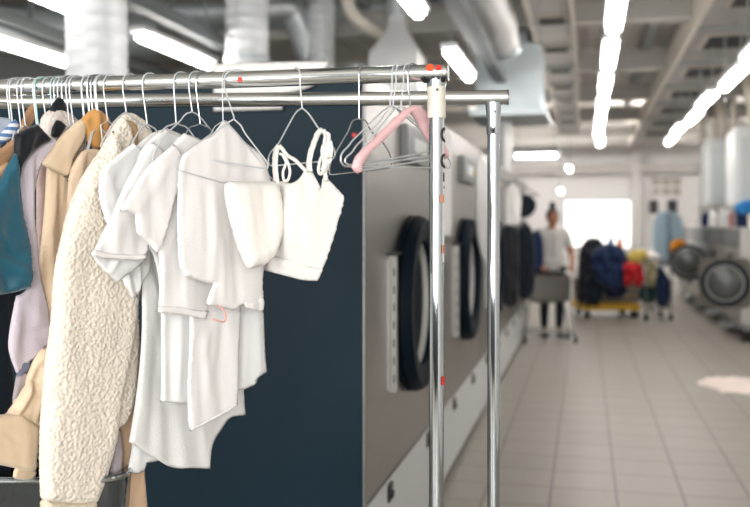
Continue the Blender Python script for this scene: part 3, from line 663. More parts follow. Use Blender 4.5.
# ------------------------------------------------------------------ person and cart
def skinned(chains, radii, root, sub=1):
    """chains: lists of joint names; radii/positions per joint"""
    bm = bmesh.new(); ly = bm.verts.layers.skin.verify(); V = {}
    for k, (p, r) in radii.items():
        v = bm.verts.new(p); rr = r if hasattr(r, '__len__') else (r, r); v[ly].radius = rr; v[ly].use_root = (k == root); V[k] = v
    for ch in chains:
        for a, b in zip(ch, ch[1:]): bm.edges.new((V[a], V[b]))
    me = bpy.data.meshes.new('tmp'); bm.to_mesh(me); bm.free(); o = bpy.data.objects.new('tmp', me); C.objects.link(o)
    o.modifiers.new('s', 'SKIN').use_smooth_shade = True; s = o.modifiers.new('u', 'SUBSURF'); s.levels = sub; s.render_levels = sub
    dg = bpy.context.evaluated_depsgraph_get(); em = o.evaluated_get(dg).to_mesh()
    vs = [v.co.copy() for v in em.vertices]; fs = [tuple(f.vertices) for f in em.polygons]
    bpy.data.objects.remove(o, do_unlink=True); return vs, fs
P0 = W(552, 225, 11.75); P0.z = 0
per = empty('person', P0, TH); tag(per, 'person in a pale grey t-shirt with a top knot, standing behind the steel cart', 'person')
# local frame: x right in the photo, y away from the viewpoint, z up (faces -y)
J = {'pel': ((0, .02, .90), (.135, .10)), 'bel': ((0, .01, 1.03), (.12, .09)), 'che': ((0, .0, 1.2), (.135, .10)), 'uch': ((0, .01, 1.32), (.12, .085)), 'neck': ((0, .0, 1.42), .05), 'nk2': ((0, -.02, 1.47), .048)}
for s, n in ((-1, 'l'), (1, 'r')):
    J['sh' + n] = ((s * .165, .01, 1.345), .058); J['ua' + n] = ((s * .215, .0, 1.2), .047); J['el' + n] = ((s * .25, -.02, 1.07), .038)
    J['fa' + n] = ((s * .225, -.15, .98), .033); J['wr' + n] = ((s * .19, -.27, .925), .024); J['pa' + n] = ((s * .175, -.335, .905), (.036, .018))
    J['hi' + n] = ((s * .09, .02, .84), .088); J['th' + n] = ((s * .10, .0, .66), .072); J['kn' + n] = ((s * .10, -.02, .48), .052); J['ca' + n] = ((s * .10, .01, .34), .05); J['an' + n] = ((s * .10, .03, .1), .034); J['he' + n] = ((s * .10, .02, .045), .035); J['to' + n] = ((s * .115, -.13, .035), .03)
ch = [['pel', 'bel', 'che', 'uch', 'neck', 'nk2']]
for n in 'lr': ch += [['uch', 'sh' + n, 'ua' + n, 'el' + n, 'fa' + n, 'wr' + n, 'pa' + n], ['pel', 'hi' + n, 'th' + n, 'kn' + n, 'ca' + n, 'an' + n, 'he' + n, 'to' + n]]
for s, n in ((-1, 'l'), (1, 'r')):
    for i in range(4):
        x = s * .175 + (i - 1.5) * .019; L = (.9, 1, .94, .75)[i if s > 0 else 3 - i]
        J['f%da' % i + n] = ((x, -.375, .905), .0095); J['f%db' % i + n] = ((x, -.375 - .03 * L, .888), .009); J['f%dc' % i + n] = ((x, -.372 - .02 * L, .862), .0078)
        ch.append(['pa' + n, 'f%da' % i + n, 'f%db' % i + n, 'f%dc' % i + n])
    J['ta' + n] = ((s * .135, -.325, .893), .011); J['tb' + n] = ((s * .122, -.35, .872), .009); ch.append(['pa' + n, 'ta' + n, 'tb' + n])
vs, fs = skinned(ch, J, 'pel', 2)
hm = MB(); hm.v = list(vs); hm.f = list(fs)
HC = Vector((0, -.035, 1.545))
o0 = len(hm.v); hm.ball((0, 0, 0), 1, 14)
for i in range(o0, len(hm.v)):
    v = hm.v[i]; x, y, z = v
    w_ = .074 * (1 - .16 * max(0, -z) ** 1.5); fy = .095 * (1 - .12 * max(0, -z))
    hm.v[i] = Vector((x * w_, y * fy - (.012 if (y < 0 and z < -.3) else 0), z * .115)) + HC
def face(p, r, sq): hm.ball(HC + Vector(p), r, 6, sq)
face((0, -.1, -.01), .016, (.8, .9, 1.6)); face((-.076, .01, -.005), .02, (.4, .8, 1.4)); face((.076, .01, -.005), .02, (.4, .8, 1.4)); face((0, -.088, -.095), .022, (1, .7, .7))
body = obj('body', hm, skin, per, smooth=180, local=True)
e = MB()
for s in (-1, 1): e.ball(HC + Vector((s * .03, -.087, .008)), .009, 6, (1.3, .6, .7)); e.box(HC + Vector((s * .03, -.093, .03)), (.034, .006, .006))
obj('eyes', e, hairm, body, local=True)
obj('mouth', MB().ball(HC + Vector((0, -.094, -.055)), .014, 6, (1.6, .4, .4)), mat('lips', '#8a4a42', .5, var=(20, .05)), body, local=True)
h = MB(); h.ball(HC + Vector((0, .016, .03)), 1, 14, (.081, .098, .102)); h.ball(HC + Vector((0, .0, .155)), .045, 8, (1, 1, 1.25)); h.tube([HC + Vector((0, 0, .17)), HC + Vector((.004, 0, .2))], [.03, .012], 8)
obj('hair', h, hairm, per, smooth=180, local=True)
Js = {k: (J[k][0], tuple(q * 1.13 + .012 for q in (J[k][1] if hasattr(J[k][1], '__len__') else (J[k][1],) * 2))) for k in ('pel', 'bel', 'che', 'uch', 'shl', 'ual', 'shr', 'uar')}
Js['nb'] = ((0, .005, 1.40), (.07, .06)); Js['hem'] = ((0, .02, .80), (.158, .118))
for s, n in ((-1, 'l'), (1, 'r')): Js['cu' + n] = ((s * .235, -.005, 1.15), (.06, .06))
vs, fs = skinned([['hem', 'pel', 'bel', 'che', 'uch', 'nb'], ['uch', 'shl', 'ual', 'cul'], ['uch', 'shr', 'uar', 'cur']], Js, 'pel', 2)
shirt = obj('t_shirt', (vs, fs), cloth_mat('light_grey_jersey', '#b9b7b3'), per, smooth=180, local=True)
obj('placket', MB().box((0, -.125, 1.2), (.012, .012, .3)), cloth_mat('grey_seam', '#8b8984'), shirt, local=True)
Jt = {k: (J[k][0], tuple(q + .014 for q in (J[k][1] if hasattr(J[k][1], '__len__') else (J[k][1],) * 2))) for k in ('pel', 'hil', 'thl', 'knl', 'cal', 'anl', 'hir', 'thr', 'knr', 'car', 'anr')}
vs, fs = skinned([['pel', 'hil', 'thl', 'knl', 'cal', 'anl'], ['pel', 'hir', 'thr', 'knr', 'car', 'anr']], Jt, 'pel', 2)
obj('trousers', (vs, fs), navyc, per, smooth=180, local=True)
for s in (-1, 1):
    m = MB().ball((s * .105, -.05, .04), 1, 10, (.045, .13, .04)); m.box((s * .105, -.05, .01), (.085, .255, .02), None, .006); obj('shoe', m, blackp, per, smooth=60, local=True)
# cart
P1 = W(546.5, 225, 11.2); P1.z = 0
ct = empty('laundry_cart', P1, TH); tag(ct, 'stainless steel tub cart on casters in front of the person', 'cart')
def loc(mb): return mb
def rrect(w, d, r, n=6):
    out = []
    for cx, cy, a0 in ((w - r, d - r, 0), (-(w - r), d - r, 90), (-(w - r), -(d - r), 180), (w - r, -(d - r), 270)):
        for k in range(n + 1): a = math.radians(a0 + 90 * k / n); out.append((cx + r * math.cos(a), cy + r * math.sin(a)))
    return out
def tub(w, d, z0, z1, r, rim=.012, taper=.93):
    rings = [(taper - .15, z0), (taper, z0 + .03), (1, z1 - .01), (1 + rim / w, z1), (1 + rim / w, z1 + .008), (1 - rim / w, z1 + .006), (.985, z1 - .01), (taper - .03, z0 + .04), (.02, z0 + .035)]
    base = rrect(w, d, r); n = len(base); vs = []; fs = []
    for k, z in rings: vs += [(x * k, y * k, z) for x, y in base]
    for i in range(len(rings) - 1):
        for j in range(n): fs.append((i * n + j, i * n + (j + 1) % n, (i + 1) * n + (j + 1) % n, (i + 1) * n + j))
    fs.append(tuple(range(n))); fs.append(tuple((len(rings) - 1) * n + j for j in range(n))); return MB().add(vs, fs)
obj('tub', tub(.26, .24, .50, .83, .05), mat('cart_steel', '#716f6c', .3, 1, var=(5, .06)), ct, local=True)
for sx in (-1, 1):
    for sy in (-1, 1):
        obj('leg', MB().tube([(sx * .25, sy * .2, .8), (sx * .25, sy * .2, .52), (sx * .31, sy * .22, .12)], .013, 10), steel_d, ct, local=True)
        c_ = obj('caster', MB().cyl((sx * .31 - .014, sy * .22, .05), (sx * .31 + .014, sy * .22, .05), .05, 18), blackr, ct, local=True)
        obj('fork', MB().box((sx * .31, sy * .22, .09), (.045, .05, .07)), steel_d, c_, local=True)
obj('base_frame', MB().tube([(-.31, -.22, .13), (.31, -.22, .13), (.31, .22, .13), (-.31, .22, .13)], .014, 8, True), steel_d, ct, local=True)
obj('push_bar', MB().tube([(-.24, .22, .8), (-.24, .25, .87), (.24, .25, .87), (.24, .22, .8)], .013, 10), steel_d, ct, local=True)
# ------------------------------------------------------------------ clothes rails
def rack(A, B, name, label, posts, m=chrome):
    """A,B=(X,D) of rail ends"""
    a = cw(*A, RZ); b = cw(*B, RZ); ux = (b - a).normalized(); uy = Vector((-ux.y, ux.x, 0)); t = empty(name, (a + b) / 2 - Vector((0, 0, RZ))); tag(t, label, 'clothes rail')
    rl = MB(); n = 28; prof = []
    for e in (a, b): prof.append([e + uy * math.cos(2 * PI * k / n) * RR + Vector((0, 0, 1)) * math.sin(2 * PI * k / n) * RR for k in range(n)])
    rl.add(prof[0] + prof[1], [(k, (k + 1) % n, n + (k + 1) % n, n + k) for k in range(n)]); obj('rail', rl, railm, t, smooth=60)
    for e, s in ((a, -1), (b, 1)): obj('end_cap', MB().tube([e, e + ux * s * .004], RR + .0012, 28), blackp if s < 0 else steel_d, t)
    for e in posts:
        zt = RZ - RR
        ps = obj('post', MB().cyl((e.x, e.y, .1), (e.x, e.y, zt - .065), .0155, 28), m, t)
        obj('sleeve', MB().lathe([(.0165, zt - .075), (.0175, zt - .072), (.0175, zt - .03), (.0195, zt - .012), (.021, zt + .004), (.012, zt + .006)], (e.x, e.y, 0), n=28), m, ps, smooth=60)
        obj('rivet', MB().ball((e.x - Fv.x * .0185, e.y - Fv.y * .0185, zt - .02), .0035, 8), steel_d, ps)
        ft = obj('foot', MB().tube([e + uy * .32 + Vector((0, 0, .1 - RZ)), e - uy * .32 + Vector((0, 0, .1 - RZ))], .016, 16), m, t)
        for s in (-1, 1):
            p = e + uy * s * .3; obj('caster', MB().cyl((p.x - ux.x * .012, p.y - ux.y * .012, .04), (p.x + ux.x * .012, p.y + ux.y * .012, .04), .04, 20), blackr, ft)
            obj('fork', MB().box((p.x, p.y, .078), (.03, .03, .03)), steel_d, ft)
    return t, ux, uy
Al = line_at(A0, A1, -90); Bl = line_at(B0, B1, -70)
Ar = line_at(A0, A1, 446.5); pAr = line_at(A0, A1, 436.5); pAl = line_at(A0, A1, -75)
rkA, uxA, uyA = rack(Al, Ar, 'clothes_rack', 'front chrome clothes rack with red dots at the rail end, holding the garments', [cw(*pAl, RZ), cw(*pAr, RZ)])
Br = line_at(B0, B1, 507); pBr = line_at(B0, B1, 493.5); pBl = line_at(B0, B1, -60)
rkB, uxB, uyB = rack(Bl, Br, 'clothes_rack', 'rear chrome clothes rack whose bare post stands farther right', [cw(*pBl, RZ), cw(*pBr, RZ)])
# stickers and clamps on the front rack
pe = cw(*pAr, 0)
def on_rail(px, dz, r, m, nm, lb=None, par=rkA, h=.0012):
    X, D = line_at(A0, A1, px); c = cw(X, D, RZ + dz); nn = -uyA if (-uyA).dot(Fv) < 0 else uyA
    k = math.sqrt(max(0, RR ** 2 - dz ** 2)); p = c + nn * (k - .0012); up = Vector((0, 0, 1)); nr = (nn * k + up * dz).normalized()
    o = obj(nm, MB().cyl(p, p + nr * (h + .0018), r, 18), m, par)
    if lb: o['label'] = lb
    return o
on_rail(243, -.003, .0056, redd, 'sticker_dot', 'red dot sticker in the middle of the rail', h=.003)
on_rail(431, .008, .0085, orad, 'sticker_dot', 'orange red dot sticker at the rail end')
on_rail(439.5, .007, .0065, redd, 'sticker_dot', 'small red dot sticker at the rail end')
nn = -uyA if (-uyA).dot(Fv) < 0 else uyA
cl = MB()
for k, px in enumerate((424, 429, 434, 439, 444)):
    X, D = line_at(A0, A1, px); c = cw(X, D, RZ - RR * .75 - .001 * (k % 2)) + nn * .016; cl.ball(c, .0052, 8, (1, 1, .8))
X, D = line_at(A0, A1, 424); X2, D2 = line_at(A0, A1, 446); cl.tube([cw(X, D, RZ - RR) + nn * .013, cw(X2, D2, RZ - RR) + nn * .013], .0045, 8)
obj('rubber_clamp', cl, blackp, rkA)
obj('tape_wrap', MB().cyl((pe.x, pe.y, RZ - RR - .078), (pe.x, pe.y, RZ - RR - .006), .0195, 28), tapem, rkA)['label'] = 'yellowed tape around the post top'
# wrapped paper strip with dark cut letters on the right side of the post
def on_post(za, zb, a0, a1, m, nm, r=.0161, par=rkA, n=8):
    vs = []; fs = []
    for i in range(n + 1):
        a = math.radians(a0 + (a1 - a0) * i / n); d = Rv * math.cos(a) - Fv * math.sin(a)
        for z in (za, zb):
            for q in (r, r + .0004): vs.append(Vector((pe.x, pe.y, z)) + d * q)
    for i in range(n):
        b = i * 4; c = b + 4; fs += [(b + 1, c + 1, c + 3, b + 3), (b, b + 2, c + 2, c), (b, c, c + 1, b + 1), (b + 2, b + 3, c + 3, c + 2)]
    fs += [(0, 1, 3, 2), (n * 4, n * 4 + 2, n * 4 + 3, n * 4 + 1)]
    return obj(nm, (vs, fs), m, par)
def pz(py): return EYE + (HZ - py) / FP * pAr[1]
on_post(pz(262), pz(118), -25, 42, papr, 'paper_strip')
def ring_arc(pyc, rad, a0, a1, nm='letter'):
    vs = []; n = 14
    pts = []
    for i in range(n + 1):
        a = math.radians(a0 + (a1 - a0) * i / n); s = math.cos(a) * rad; z = pz(pyc) + math.sin(a) * rad * 1.25
        q = math.radians(-4) - s / .0165; d = Rv * math.cos(q) - Fv * math.sin(q)
        q = math.radians(12) - s / .0165; d = Rv * math.cos(q) - Fv * math.sin(q)
        pts.append(Vector((pe.x, pe.y, z)) + d * .0168)
    return obj(nm, MB().tube(pts, .0023, 6), blackp, rkA)
ring_arc(135, .0115, 0, 360); ring_arc(161, .0115, 0, 360)
on_post(pz(182), pz(173), 8, 40, blackp, 'letter', .0168); on_post(pz(189), pz(186), 8, 30, blackp, 'letter', .0168)
for py, a, m, hh, lb in ((199, 48, orab, 3.6, 'faded orange dot sticker on the post'), (249, 30, orab, 4, 'faded orange dot sticker lower on the post'), (380, 32, redd, 4.2, 'red sticker low on the post')):
    o = on_post(pz(py + hh), pz(py - hh), a - 22, a + 22, m, 'sticker_dot', .0169); o['label'] = lb
# ------------------------------------------------------------------ hangers seen clearly (right part of the rail)
path_hanger('wire_hanger', 302, -62, (302, 108), [(297, 111), (293, 117), (279, 143), (270, 153), (268, 159), (269, 165)], [(306, 111), (309, 114), (319, 129), (330, 143), (335, 150), (335, 157), (331, 160)], [(272, 166), (327, 161)], 'white wire hanger carrying the strappy crop top')
hB, PLh = path_hanger('wire_hanger', 360, 52, (359, 119), [(355, 119.5), (352, 121), (349, 130), (337, 150), (330, 163), (329, 173)], [(364, 119.5), (367, 122), (370, 130), (384, 144), (390, 154), (392, 162), (391, 166)], [(330, 175), (390, 168)], 'thin zinc wire hanger hanging alone in front of the navy side', wirec, .0015)
hC, PLc = path_hanger('wire_hanger', 392, 56, (390, 106), [(384, 110), (352, 141), (348, 147), (343, 151), (340, 158), (342, 165), (347, 166.5)], [(396, 109), (410, 120), (434, 143), (440, 146), (448, 158), (451, 163), (450, 168)], [(348, 166.5), (448, 168)], 'white wire hanger with notched shoulders, leftmost of three beside the pink hanger')
path_hanger('wire_hanger', 396, 56, (393, 106), [(385, 113), (381, 121), (355, 147), (352, 153), (347, 156), (344, 161), (347, 164)], [(398, 109), (412, 119), (432, 137), (440, 143), (446, 150), (447, 154), (445, 156)], [(349, 165), (385, 160), (436, 150)], 'second notched white wire hanger, between the leftmost one and the pink hanger')
path_hanger('wire_hanger', 403, 58, (401, 106), [(395, 109), (371, 138), (364, 147), (361, 152), (360, 158), (362, 164)], [(406, 108), (420, 121), (436, 138), (444, 146), (449, 152), (449, 158)], [(366, 165), (446, 154)], 'white wire hanger touching the pink hanger')
# pink plastic hanger
PLp = railp(414, 56); t = empty('pink_hanger', PLp.w(0, RZ)); tag(t, 'pink plastic hanger next to the front rack post', 'hanger')
hk, su = hook_pts(PLp, 56); obj('hook', MB().tube(spline(hk, 2) + [PLp.w(su, RZ - .03), PLp.p(410, 104), PLp.p(411, 109)], .0021, 8), wirec, t)
b_ = cloth('shoulders', [(353, 168), (354, 163), (360, 152), (376, 137), (394, 119), (404, 110), (411, 106), (416, 105), (421, 108), (430, 118), (439, 137), (446, 149), (449, 155), (446, 159), (442, 156), (436, 149), (427, 139), (417, 121), (410, 113), (400, 124), (386, 138), (371, 152), (362, 164), (361, 172), (357, 174)], PLp, pinkm, t, T=.009, r=3.2, res=1.6, drape=(0, .1, .1))
obj('trouser_bar', MB().tube([PLp.p(360, 171), PLp.p(446, 157)], .0018, 8), wirem, t)
# ------------------------------------------------------------------ crowded hangers on the left
def simple_hanger(px, alpha, drop, half, label, m, dz=0):
    PL = railp(px + 5, alpha); t = empty('wire_hanger', PL.w(0, RZ)); tag(t, label, 'hanger', 'wire hangers crowded at the left of the front rail')
    hk, su = hook_pts(PL, alpha); zn = RZ - drop
    obj('hook', MB().tube(spline(hk, 2) + [PL.w(su, RZ - .02), PL.w(su * .6, zn + .01), PL.w(su * .5, zn)], WR * .9, 6), m, t)
    c = su * .5; P = [(c, zn), (c - .02, zn - .012), (-half + .03, zn - .09), (-half, zn - .115), (-half + .01, zn - .125), (half - .01, zn - .125), (half, zn - .115), (half - .03, zn - .09), (c + .02, zn - .012), (c, zn)]
    obj('shoulder_frame', MB().tube([PL.w(u, z) for u, z in P], WR * .95, 6), m, t); return t
GX = {16: 56, 26: 56, 103: 55, 99: 56, 42: 55, 96: 55, 66: 57, 90: 57, 104: 57}
xs = [5, 13, 20, 25, 30, 34, 38, 42, 46, 50, 54, 57, 61, 65, 69, 73, 78, 84, 90, 97, 107]
wh = {5: 'striped shirt', 20: 'brown coat', 30: 'teal blouse', 34: 'black top', 42: 'navy trousers', 50: 'lavender shirt', 61: 'white fluffy top', 78: 'beige shirt', 97: 'peach linen shirt'}
for i, x in enumerate(xs):
    m_ = (wirem, wirec, wiret, wirem)[i % 4] if 28 < x < 66 else wirem
    cn = {id(wirem): 'white', id(wirec): 'zinc grey', id(wiret): 'mint green'}[id(m_)]
    lb = '%s wire hanger above the %s at the left of the rail' % (cn, wh[x]) if x in wh else '%s wire hanger squeezed into the crowded left part of the front rail' % cn
    gx = {5: 16, 20: 26, 30: 103, 34: 99, 42: 42, 50: 96, 61: 66, 78: 90, 97: 104}.get(x)
    if gx: simple_hanger(gx - 5, GX[gx], .10, .085, lb, m_)
    else: simple_hanger(x, 58 + (i * 37 % 5) - 2, .085 + .006 * (i * 3 % 4), .05, lb, m_)
for (x, al, nk, L, R_, B_, lb, m_, an) in [
    (125, 56, (126, 112), [(121, 115), (112, 124), (106, 135), (100, 146)], [(131, 116), (139, 123), (147, 127), (152, 133), (156, 140)], [(102, 148), (154, 146)], 'wire hanger inside the collar of the cream sherpa coat', wirem, 131),
    (145, 54, (147, 124), [(141, 128), (136, 136), (132, 144), (130, 150)], [(152, 127), (156, 129), (160, 137), (172, 152), (186, 170)], [(132, 153), (184, 174)], 'wire hanger between the sherpa coat and the long white shirt', wirem, 151),
    (176, 54, (176, 123), [(171, 125), (165, 127), (160, 134), (152, 145), (146, 158)], [(180, 125), (187, 127), (192, 134), (198, 143), (215, 165)], [(148, 162), (214, 170)], 'wire hanger of the white t-shirt with the wide left sleeve', wirem, 182),
    (191.5, 54, (192, 112), [(185, 114), (182, 119), (177, 124), (166, 134), (158, 146), (152, 160)], [(197, 114), (203, 120), (208, 127), (214, 133), (232, 155), (236, 172)], [(154, 164), (234, 175)], 'white wire hanger whose shoulders rise highest above the white shirts', wirem, 197),
    (197.5, 54, (200, 124), [(194, 126), (189, 127), (186, 134), (170, 155), (160, 175)], [(205, 126), (209, 128), (214, 133), (228, 150), (240, 170)], [(163, 178), (238, 174)], 'zinc wire hanger of the boxy white crop shirt', wirec, 204),
    (222, 54, (223, 121), [(217, 125), (214, 127), (212, 133), (198, 143), (180, 156), (176, 160), (176, 168)], [(228, 123), (240, 137), (255, 155), (266, 172), (274, 181)], [(178, 170), (224, 183), (272, 182)], 'wire hanger of the front white blouse, bottom bar crossing its front', wirem, 230),
    (233, 30, (234, 119), [(229, 122), (222, 126), (215, 133), (200, 143), (192, 152)], [(238, 123), (241, 125), (244, 132), (257, 149), (268, 163), (268, 168)], [(194, 157), (266, 169)], 'white wire hanger whose right shoulder slopes clear of the blouse', wirem, 239)]:
    path_hanger('wire_hanger', x, al, nk, L, R_, B_, lb, m_, (WR if m_ is wirem else .0015) * (.62 if an == 230 else 1), anc=an)
# ------------------------------------------------------------------ white garments, back to front
AL = 52
def gar(name, px, label, cat, alpha=AL):
    PL = railp(px, alpha); u = PL.w(0, RZ - .1); t = empty(name, u); tag(t, label, cat); return t, PL
t, PL = gar('long_white_shirt', 151, 'long white shirt with a curved hem, lowest hanging of the white clothes', 'shirt', 54)
cloth('body', [(136, 146), (150, 134), (168, 128), (205, 150), (235, 200), (240, 300), (243, 385), (245, 415), (231, 418), (222, 431), (213, 449), (211, 469), (190, 468), (171, 467), (146, 453), (129, 442), (135, 400), (140, 340), (141, 300), (140, 262), (120, 235), (112, 180), (122, 160)], PL, whitel, t, T=.005, off=-.004, seed=11, drape=(.013, .045, .006),
      folds=[(150, 290, 170, 400, 5, .008), (160, 300, 150, 440, 5, -.006), (176, 400, 182, 465, 6, .006), (145, 260, 166, 330, 4, .009), (200, 420, 206, 466, 4, .005)])
cloth('sleeve', [(133, 143), (118, 155), (103, 168), (99, 183), (100, 200), (106, 222), (116, 250), (124, 262), (150, 268), (155, 210), (150, 160)], PL, white2, t, T=.008, off=.02, seed=12, folds=[(108, 178, 118, 225, 5, .006), (122, 165, 112, 190, 5, -.006)])
cloth('ruffled_cuff', [(118, 258), (121, 272), (124, 284), (129, 292), (133, 299), (136, 294), (139, 299), (140, 290), (144, 281), (150, 268), (148, 256)], PL, white2, t, T=.005, off=.022, res=1.6, seed=13, folds=[(124, 264, 130, 292, 2.2, .008), (131, 264, 136, 292, 2, -.006), (137, 262, 139, 292, 2, .008)])
cloth('back_tail', [(133, 436), (131, 455), (128, 470), (136, 474), (144, 471), (147, 463), (157, 461), (170, 455), (170, 440)], PL, white2, t, T=.004, off=-.02, seed=14, folds=[(138, 440, 136, 470, 3, .006)])
t, PL = gar('white_t_shirt', 182, 'white t-shirt whose wide sleeve opens to the left over the sherpa coat', 't-shirt')
cloth('body', [(166, 127), (150, 140), (138, 160), (140, 200), (146, 240), (156, 262), (160, 300), (161, 350), (161, 402), (175, 403), (188, 404), (210, 402), (228, 380), (232, 210), (205, 155), (181, 137), (172, 133)], PL, white2, t, T=.005, seed=21, off=0, drape=(.01, .05, .008), folds=[(178, 318, 176, 400, 4, .008), (168, 318, 170, 400, 3, -.005), (148, 236, 160, 268, 5, -.006)])
cloth('sleeve', [(152, 142), (140, 157), (130, 175), (121, 192), (108, 222), (98, 243), (90, 255), (105, 257), (122, 258), (137, 259), (145, 258), (149, 244), (158, 215), (168, 175), (164, 152)], PL, white, t, T=.008, r=3, off=.014, seed=22, folds=[(150, 160, 112, 240, 7, .006), (146, 190, 138, 250, 5, -.005)])
cloth('sleeve_lining', [(92, 255), (97, 263), (103, 270), (111, 277), (118, 283), (127, 276), (137, 268), (146, 260), (140, 256), (110, 254)], PL, white2, t, T=.003, r=2, res=1.8, off=.002, seed=23, folds=[(118, 258, 108, 274, 3, .008), (122, 280, 142, 262, 3, -.006)])
cloth('sleeve_hem', [(94, 249), (92, 253), (90, 256), (105, 258.5), (122, 259.5), (137, 260.5), (145.5, 259), (146, 254), (136, 255), (120, 254), (106, 252.5)], PL, white, t, T=.003, r=1.5, res=1.6, off=.028, seed=24, drape=(.002, .1, .1))
t, PL = gar('pointed_white_shirt', 197, 'white shirt hanging in a point below the shorter white tops', 'shirt')
cloth('back_panel', [(200, 150), (225, 170), (252, 200), (258, 260), (263, 305), (265, 345), (267, 372), (257, 377), (253, 385), (240, 390), (228, 386), (205, 380), (192, 340), (190, 200)], PL, white2, t, T=.004, off=-.004, seed=31, drape=(.01, .06, .006), folds=[(243, 315, 241, 384, 3, -.006), (256, 320, 258, 372, 3, .004)])
cloth('front_panel', [(188, 150), (210, 150), (236, 190), (240, 300), (239, 350), (238, 405), (226, 413), (210, 421), (199, 427), (189.5, 431), (188, 418), (188, 380), (189, 330), (188, 250)], PL, white, t, T=.005, off=.010, seed=32, drape=(.011, .05, .007), folds=[(200, 330, 208, 395, 6, .007), (193, 340, 191, 420, 3, -.004), (222, 330, 214, 392, 5, -.005), (208, 330, 204, 352, 4, .006)])
cloth('rolled_hem', [(190, 431.5), (199, 427.5), (210, 422), (226, 413.5), (238, 405.5), (238, 402), (225, 410), (210, 418.5), (199, 424), (190, 428)], PL, white, t, T=.003, r=1.2, res=1.5, off=.016, seed=32, drape=(0, .1, .1))
t, PL = gar('white_crop_shirt', 205, 'boxy short white shirt with straight hem, left of the front blouse', 'shirt')
cloth('body', [(184, 133), (172, 145), (162, 162), (155, 195), (156, 230), (159, 262), (159, 312), (172, 313), (185, 314), (196, 317), (206, 318), (210, 306), (213, 298), (217, 285), (226, 262), (232, 210), (222, 160), (204, 142), (195, 137)], PL, white, t, T=.006, seed=41, off=.0, drape=(.008, .05, .007), folds=[(186, 160, 182, 300, 4, .005), (178, 180, 180, 305, 3, -.004), (197, 230, 214, 282, 4, .006), (176, 210, 168, 250, 4, .003)])
cloth('sleeve', [(174, 144), (157, 158), (142, 174), (130, 193), (119.5, 211), (128, 212), (135, 215), (136, 226), (138, 234), (148, 243), (157, 254), (164, 240), (176, 196), (184, 162)], PL, white, t, T=.008, r=3, off=.014, seed=42, folds=[(168, 160, 138, 208, 6, .006), (150, 190, 156, 240, 6, -.006), (136, 216, 140, 234, 3, -.004)])
cloth('hem_band', [(159, 306), (159, 313), (172, 314), (185, 315), (196, 318), (206, 319), (209, 311), (196, 310), (184, 307.5), (172, 306.5)], PL, white, t, T=.003, r=1.5, res=1.6, off=.008, seed=43, drape=(.002, .1, .1))
t, PL = gar('white_blouse', 225, 'front white blouse with a pointed shoulder line and a full puffed right sleeve', 'blouse')
cloth('body', [(223, 120.5), (219, 126), (210, 136), (195, 145), (184, 154), (179, 168), (178, 190), (178, 230), (179, 262), (184, 276), (200, 281), (213, 284), (208, 296), (206, 305), (222, 308), (235, 310), (240, 306), (246, 305), (254, 309), (263, 310), (264, 300), (263, 285), (265, 265), (271, 235), (274, 212), (274, 192), (269, 176), (263, 157), (245, 141), (232, 127), (227, 121)], PL, white, t, T=.006, seed=51, off=0, drape=(.008, .05, .007),
      folds=[(222, 128, 224, 175, 4, .005), (212, 190, 214, 280, 5, .006), (203, 190, 206, 250, 4, -.005), (228, 190, 236, 300, 4, -.006), (220, 240, 222, 302, 4, .005), (250, 150, 262, 178, 4, .004)])
t2 = cloth('puffed_sleeve', [(226, 182), (240, 181), (260, 181.5), (275, 181), (278, 192), (281, 207), (283, 225), (279, 243), (273, 257), (264, 265), (254, 268), (247, 268), (241, 253), (236, 238), (231, 218), (227, 198)], PL, cream, t, T=.02, r=9, off=.07, seed=52, drape=(.006, .07, .02), folds=[(240, 186, 246, 235, 4, .005), (256, 186, 262, 225, 3.5, -.005), (268, 190, 270, 240, 4, .005), (245, 262, 270, 245, 4, .004), (262, 240, 268, 262, 3, -.004)])
cloth('hem_frill', [(244, 302), (246, 308), (253, 310), (259, 311), (263.5, 312), (264.5, 304), (263, 296), (254, 302)], PL, white, t, T=.003, r=1.5, res=1.5, off=.006, seed=54, folds=[(252, 300, 252, 310, 1.5, .004), (258, 300, 259, 311, 1.5, -.003)])
cb = MB().tube(spline([PL.p(206, 318, .02), PL.p(210, 320, .026), PL.p(216, 321, .026), PL.p(218.5, 316, .024), PL.p(217, 309, .02), PL.p(213, 305, .014)], 5), .0018, 8); cbo = obj('coral_loop', cb, coral, t); cbo['label'] = 'small coral pink lace loop under the hem'
# strappy crop top
t, PL = gar('crop_top', 297, 'white strappy crop top with tied bows, rightmost of the white clothes', 'top', -64)
cloth('body', [(272.5, 191), (275.5, 182), (283, 181), (290, 183), (298, 179.5), (304, 172), (309, 164), (312, 170), (321, 189), (322, 182), (324.5, 175), (332, 183), (344, 196), (342, 208), (333, 238), (326, 260), (317.5, 280), (301, 279), (284, 274.5), (264, 269), (266, 240), (270, 212)], PL, cream, t, T=.006, r=3, seed=61, drape=(.006, .06, .012), folds=[(290, 190, 286, 245, 6, .006), (308, 172, 312, 210, 4, .006), (326, 190, 322, 240, 6, .005), (300, 215, 304, 255, 8, .006)])
cloth('hem_band', [(266, 250), (272, 254), (281, 257.5), (300, 263.5), (312, 267), (323, 269), (317, 281), (301, 280), (284, 275.5), (263.5, 270)], PL, cream, t, T=.004, r=2, res=1.8, off=.008, seed=62, folds=[(270, 258, 310, 275, 3, .003)])
def strap(pts, wpx, nm='strap', h=.008):
    L = []; R2 = []
    n = len(pts)
    for i in range(n):
        a = Vector(pts[max(i - 1, 0)]); b = Vector(pts[min(i + 1, n - 1)]); d = (b - a).normalized(); p = Vector(pts[i]); nq = Vector((-d.y, d.x)) * wpx / 2
        L.append(tuple(p + nq)); R2.append(tuple(p - nq))
    return cloth(nm, L + R2[::-1], PL, cream, t, T=.0035, r=1.5, res=1.5, off=h, drape=(0, .1, .1))
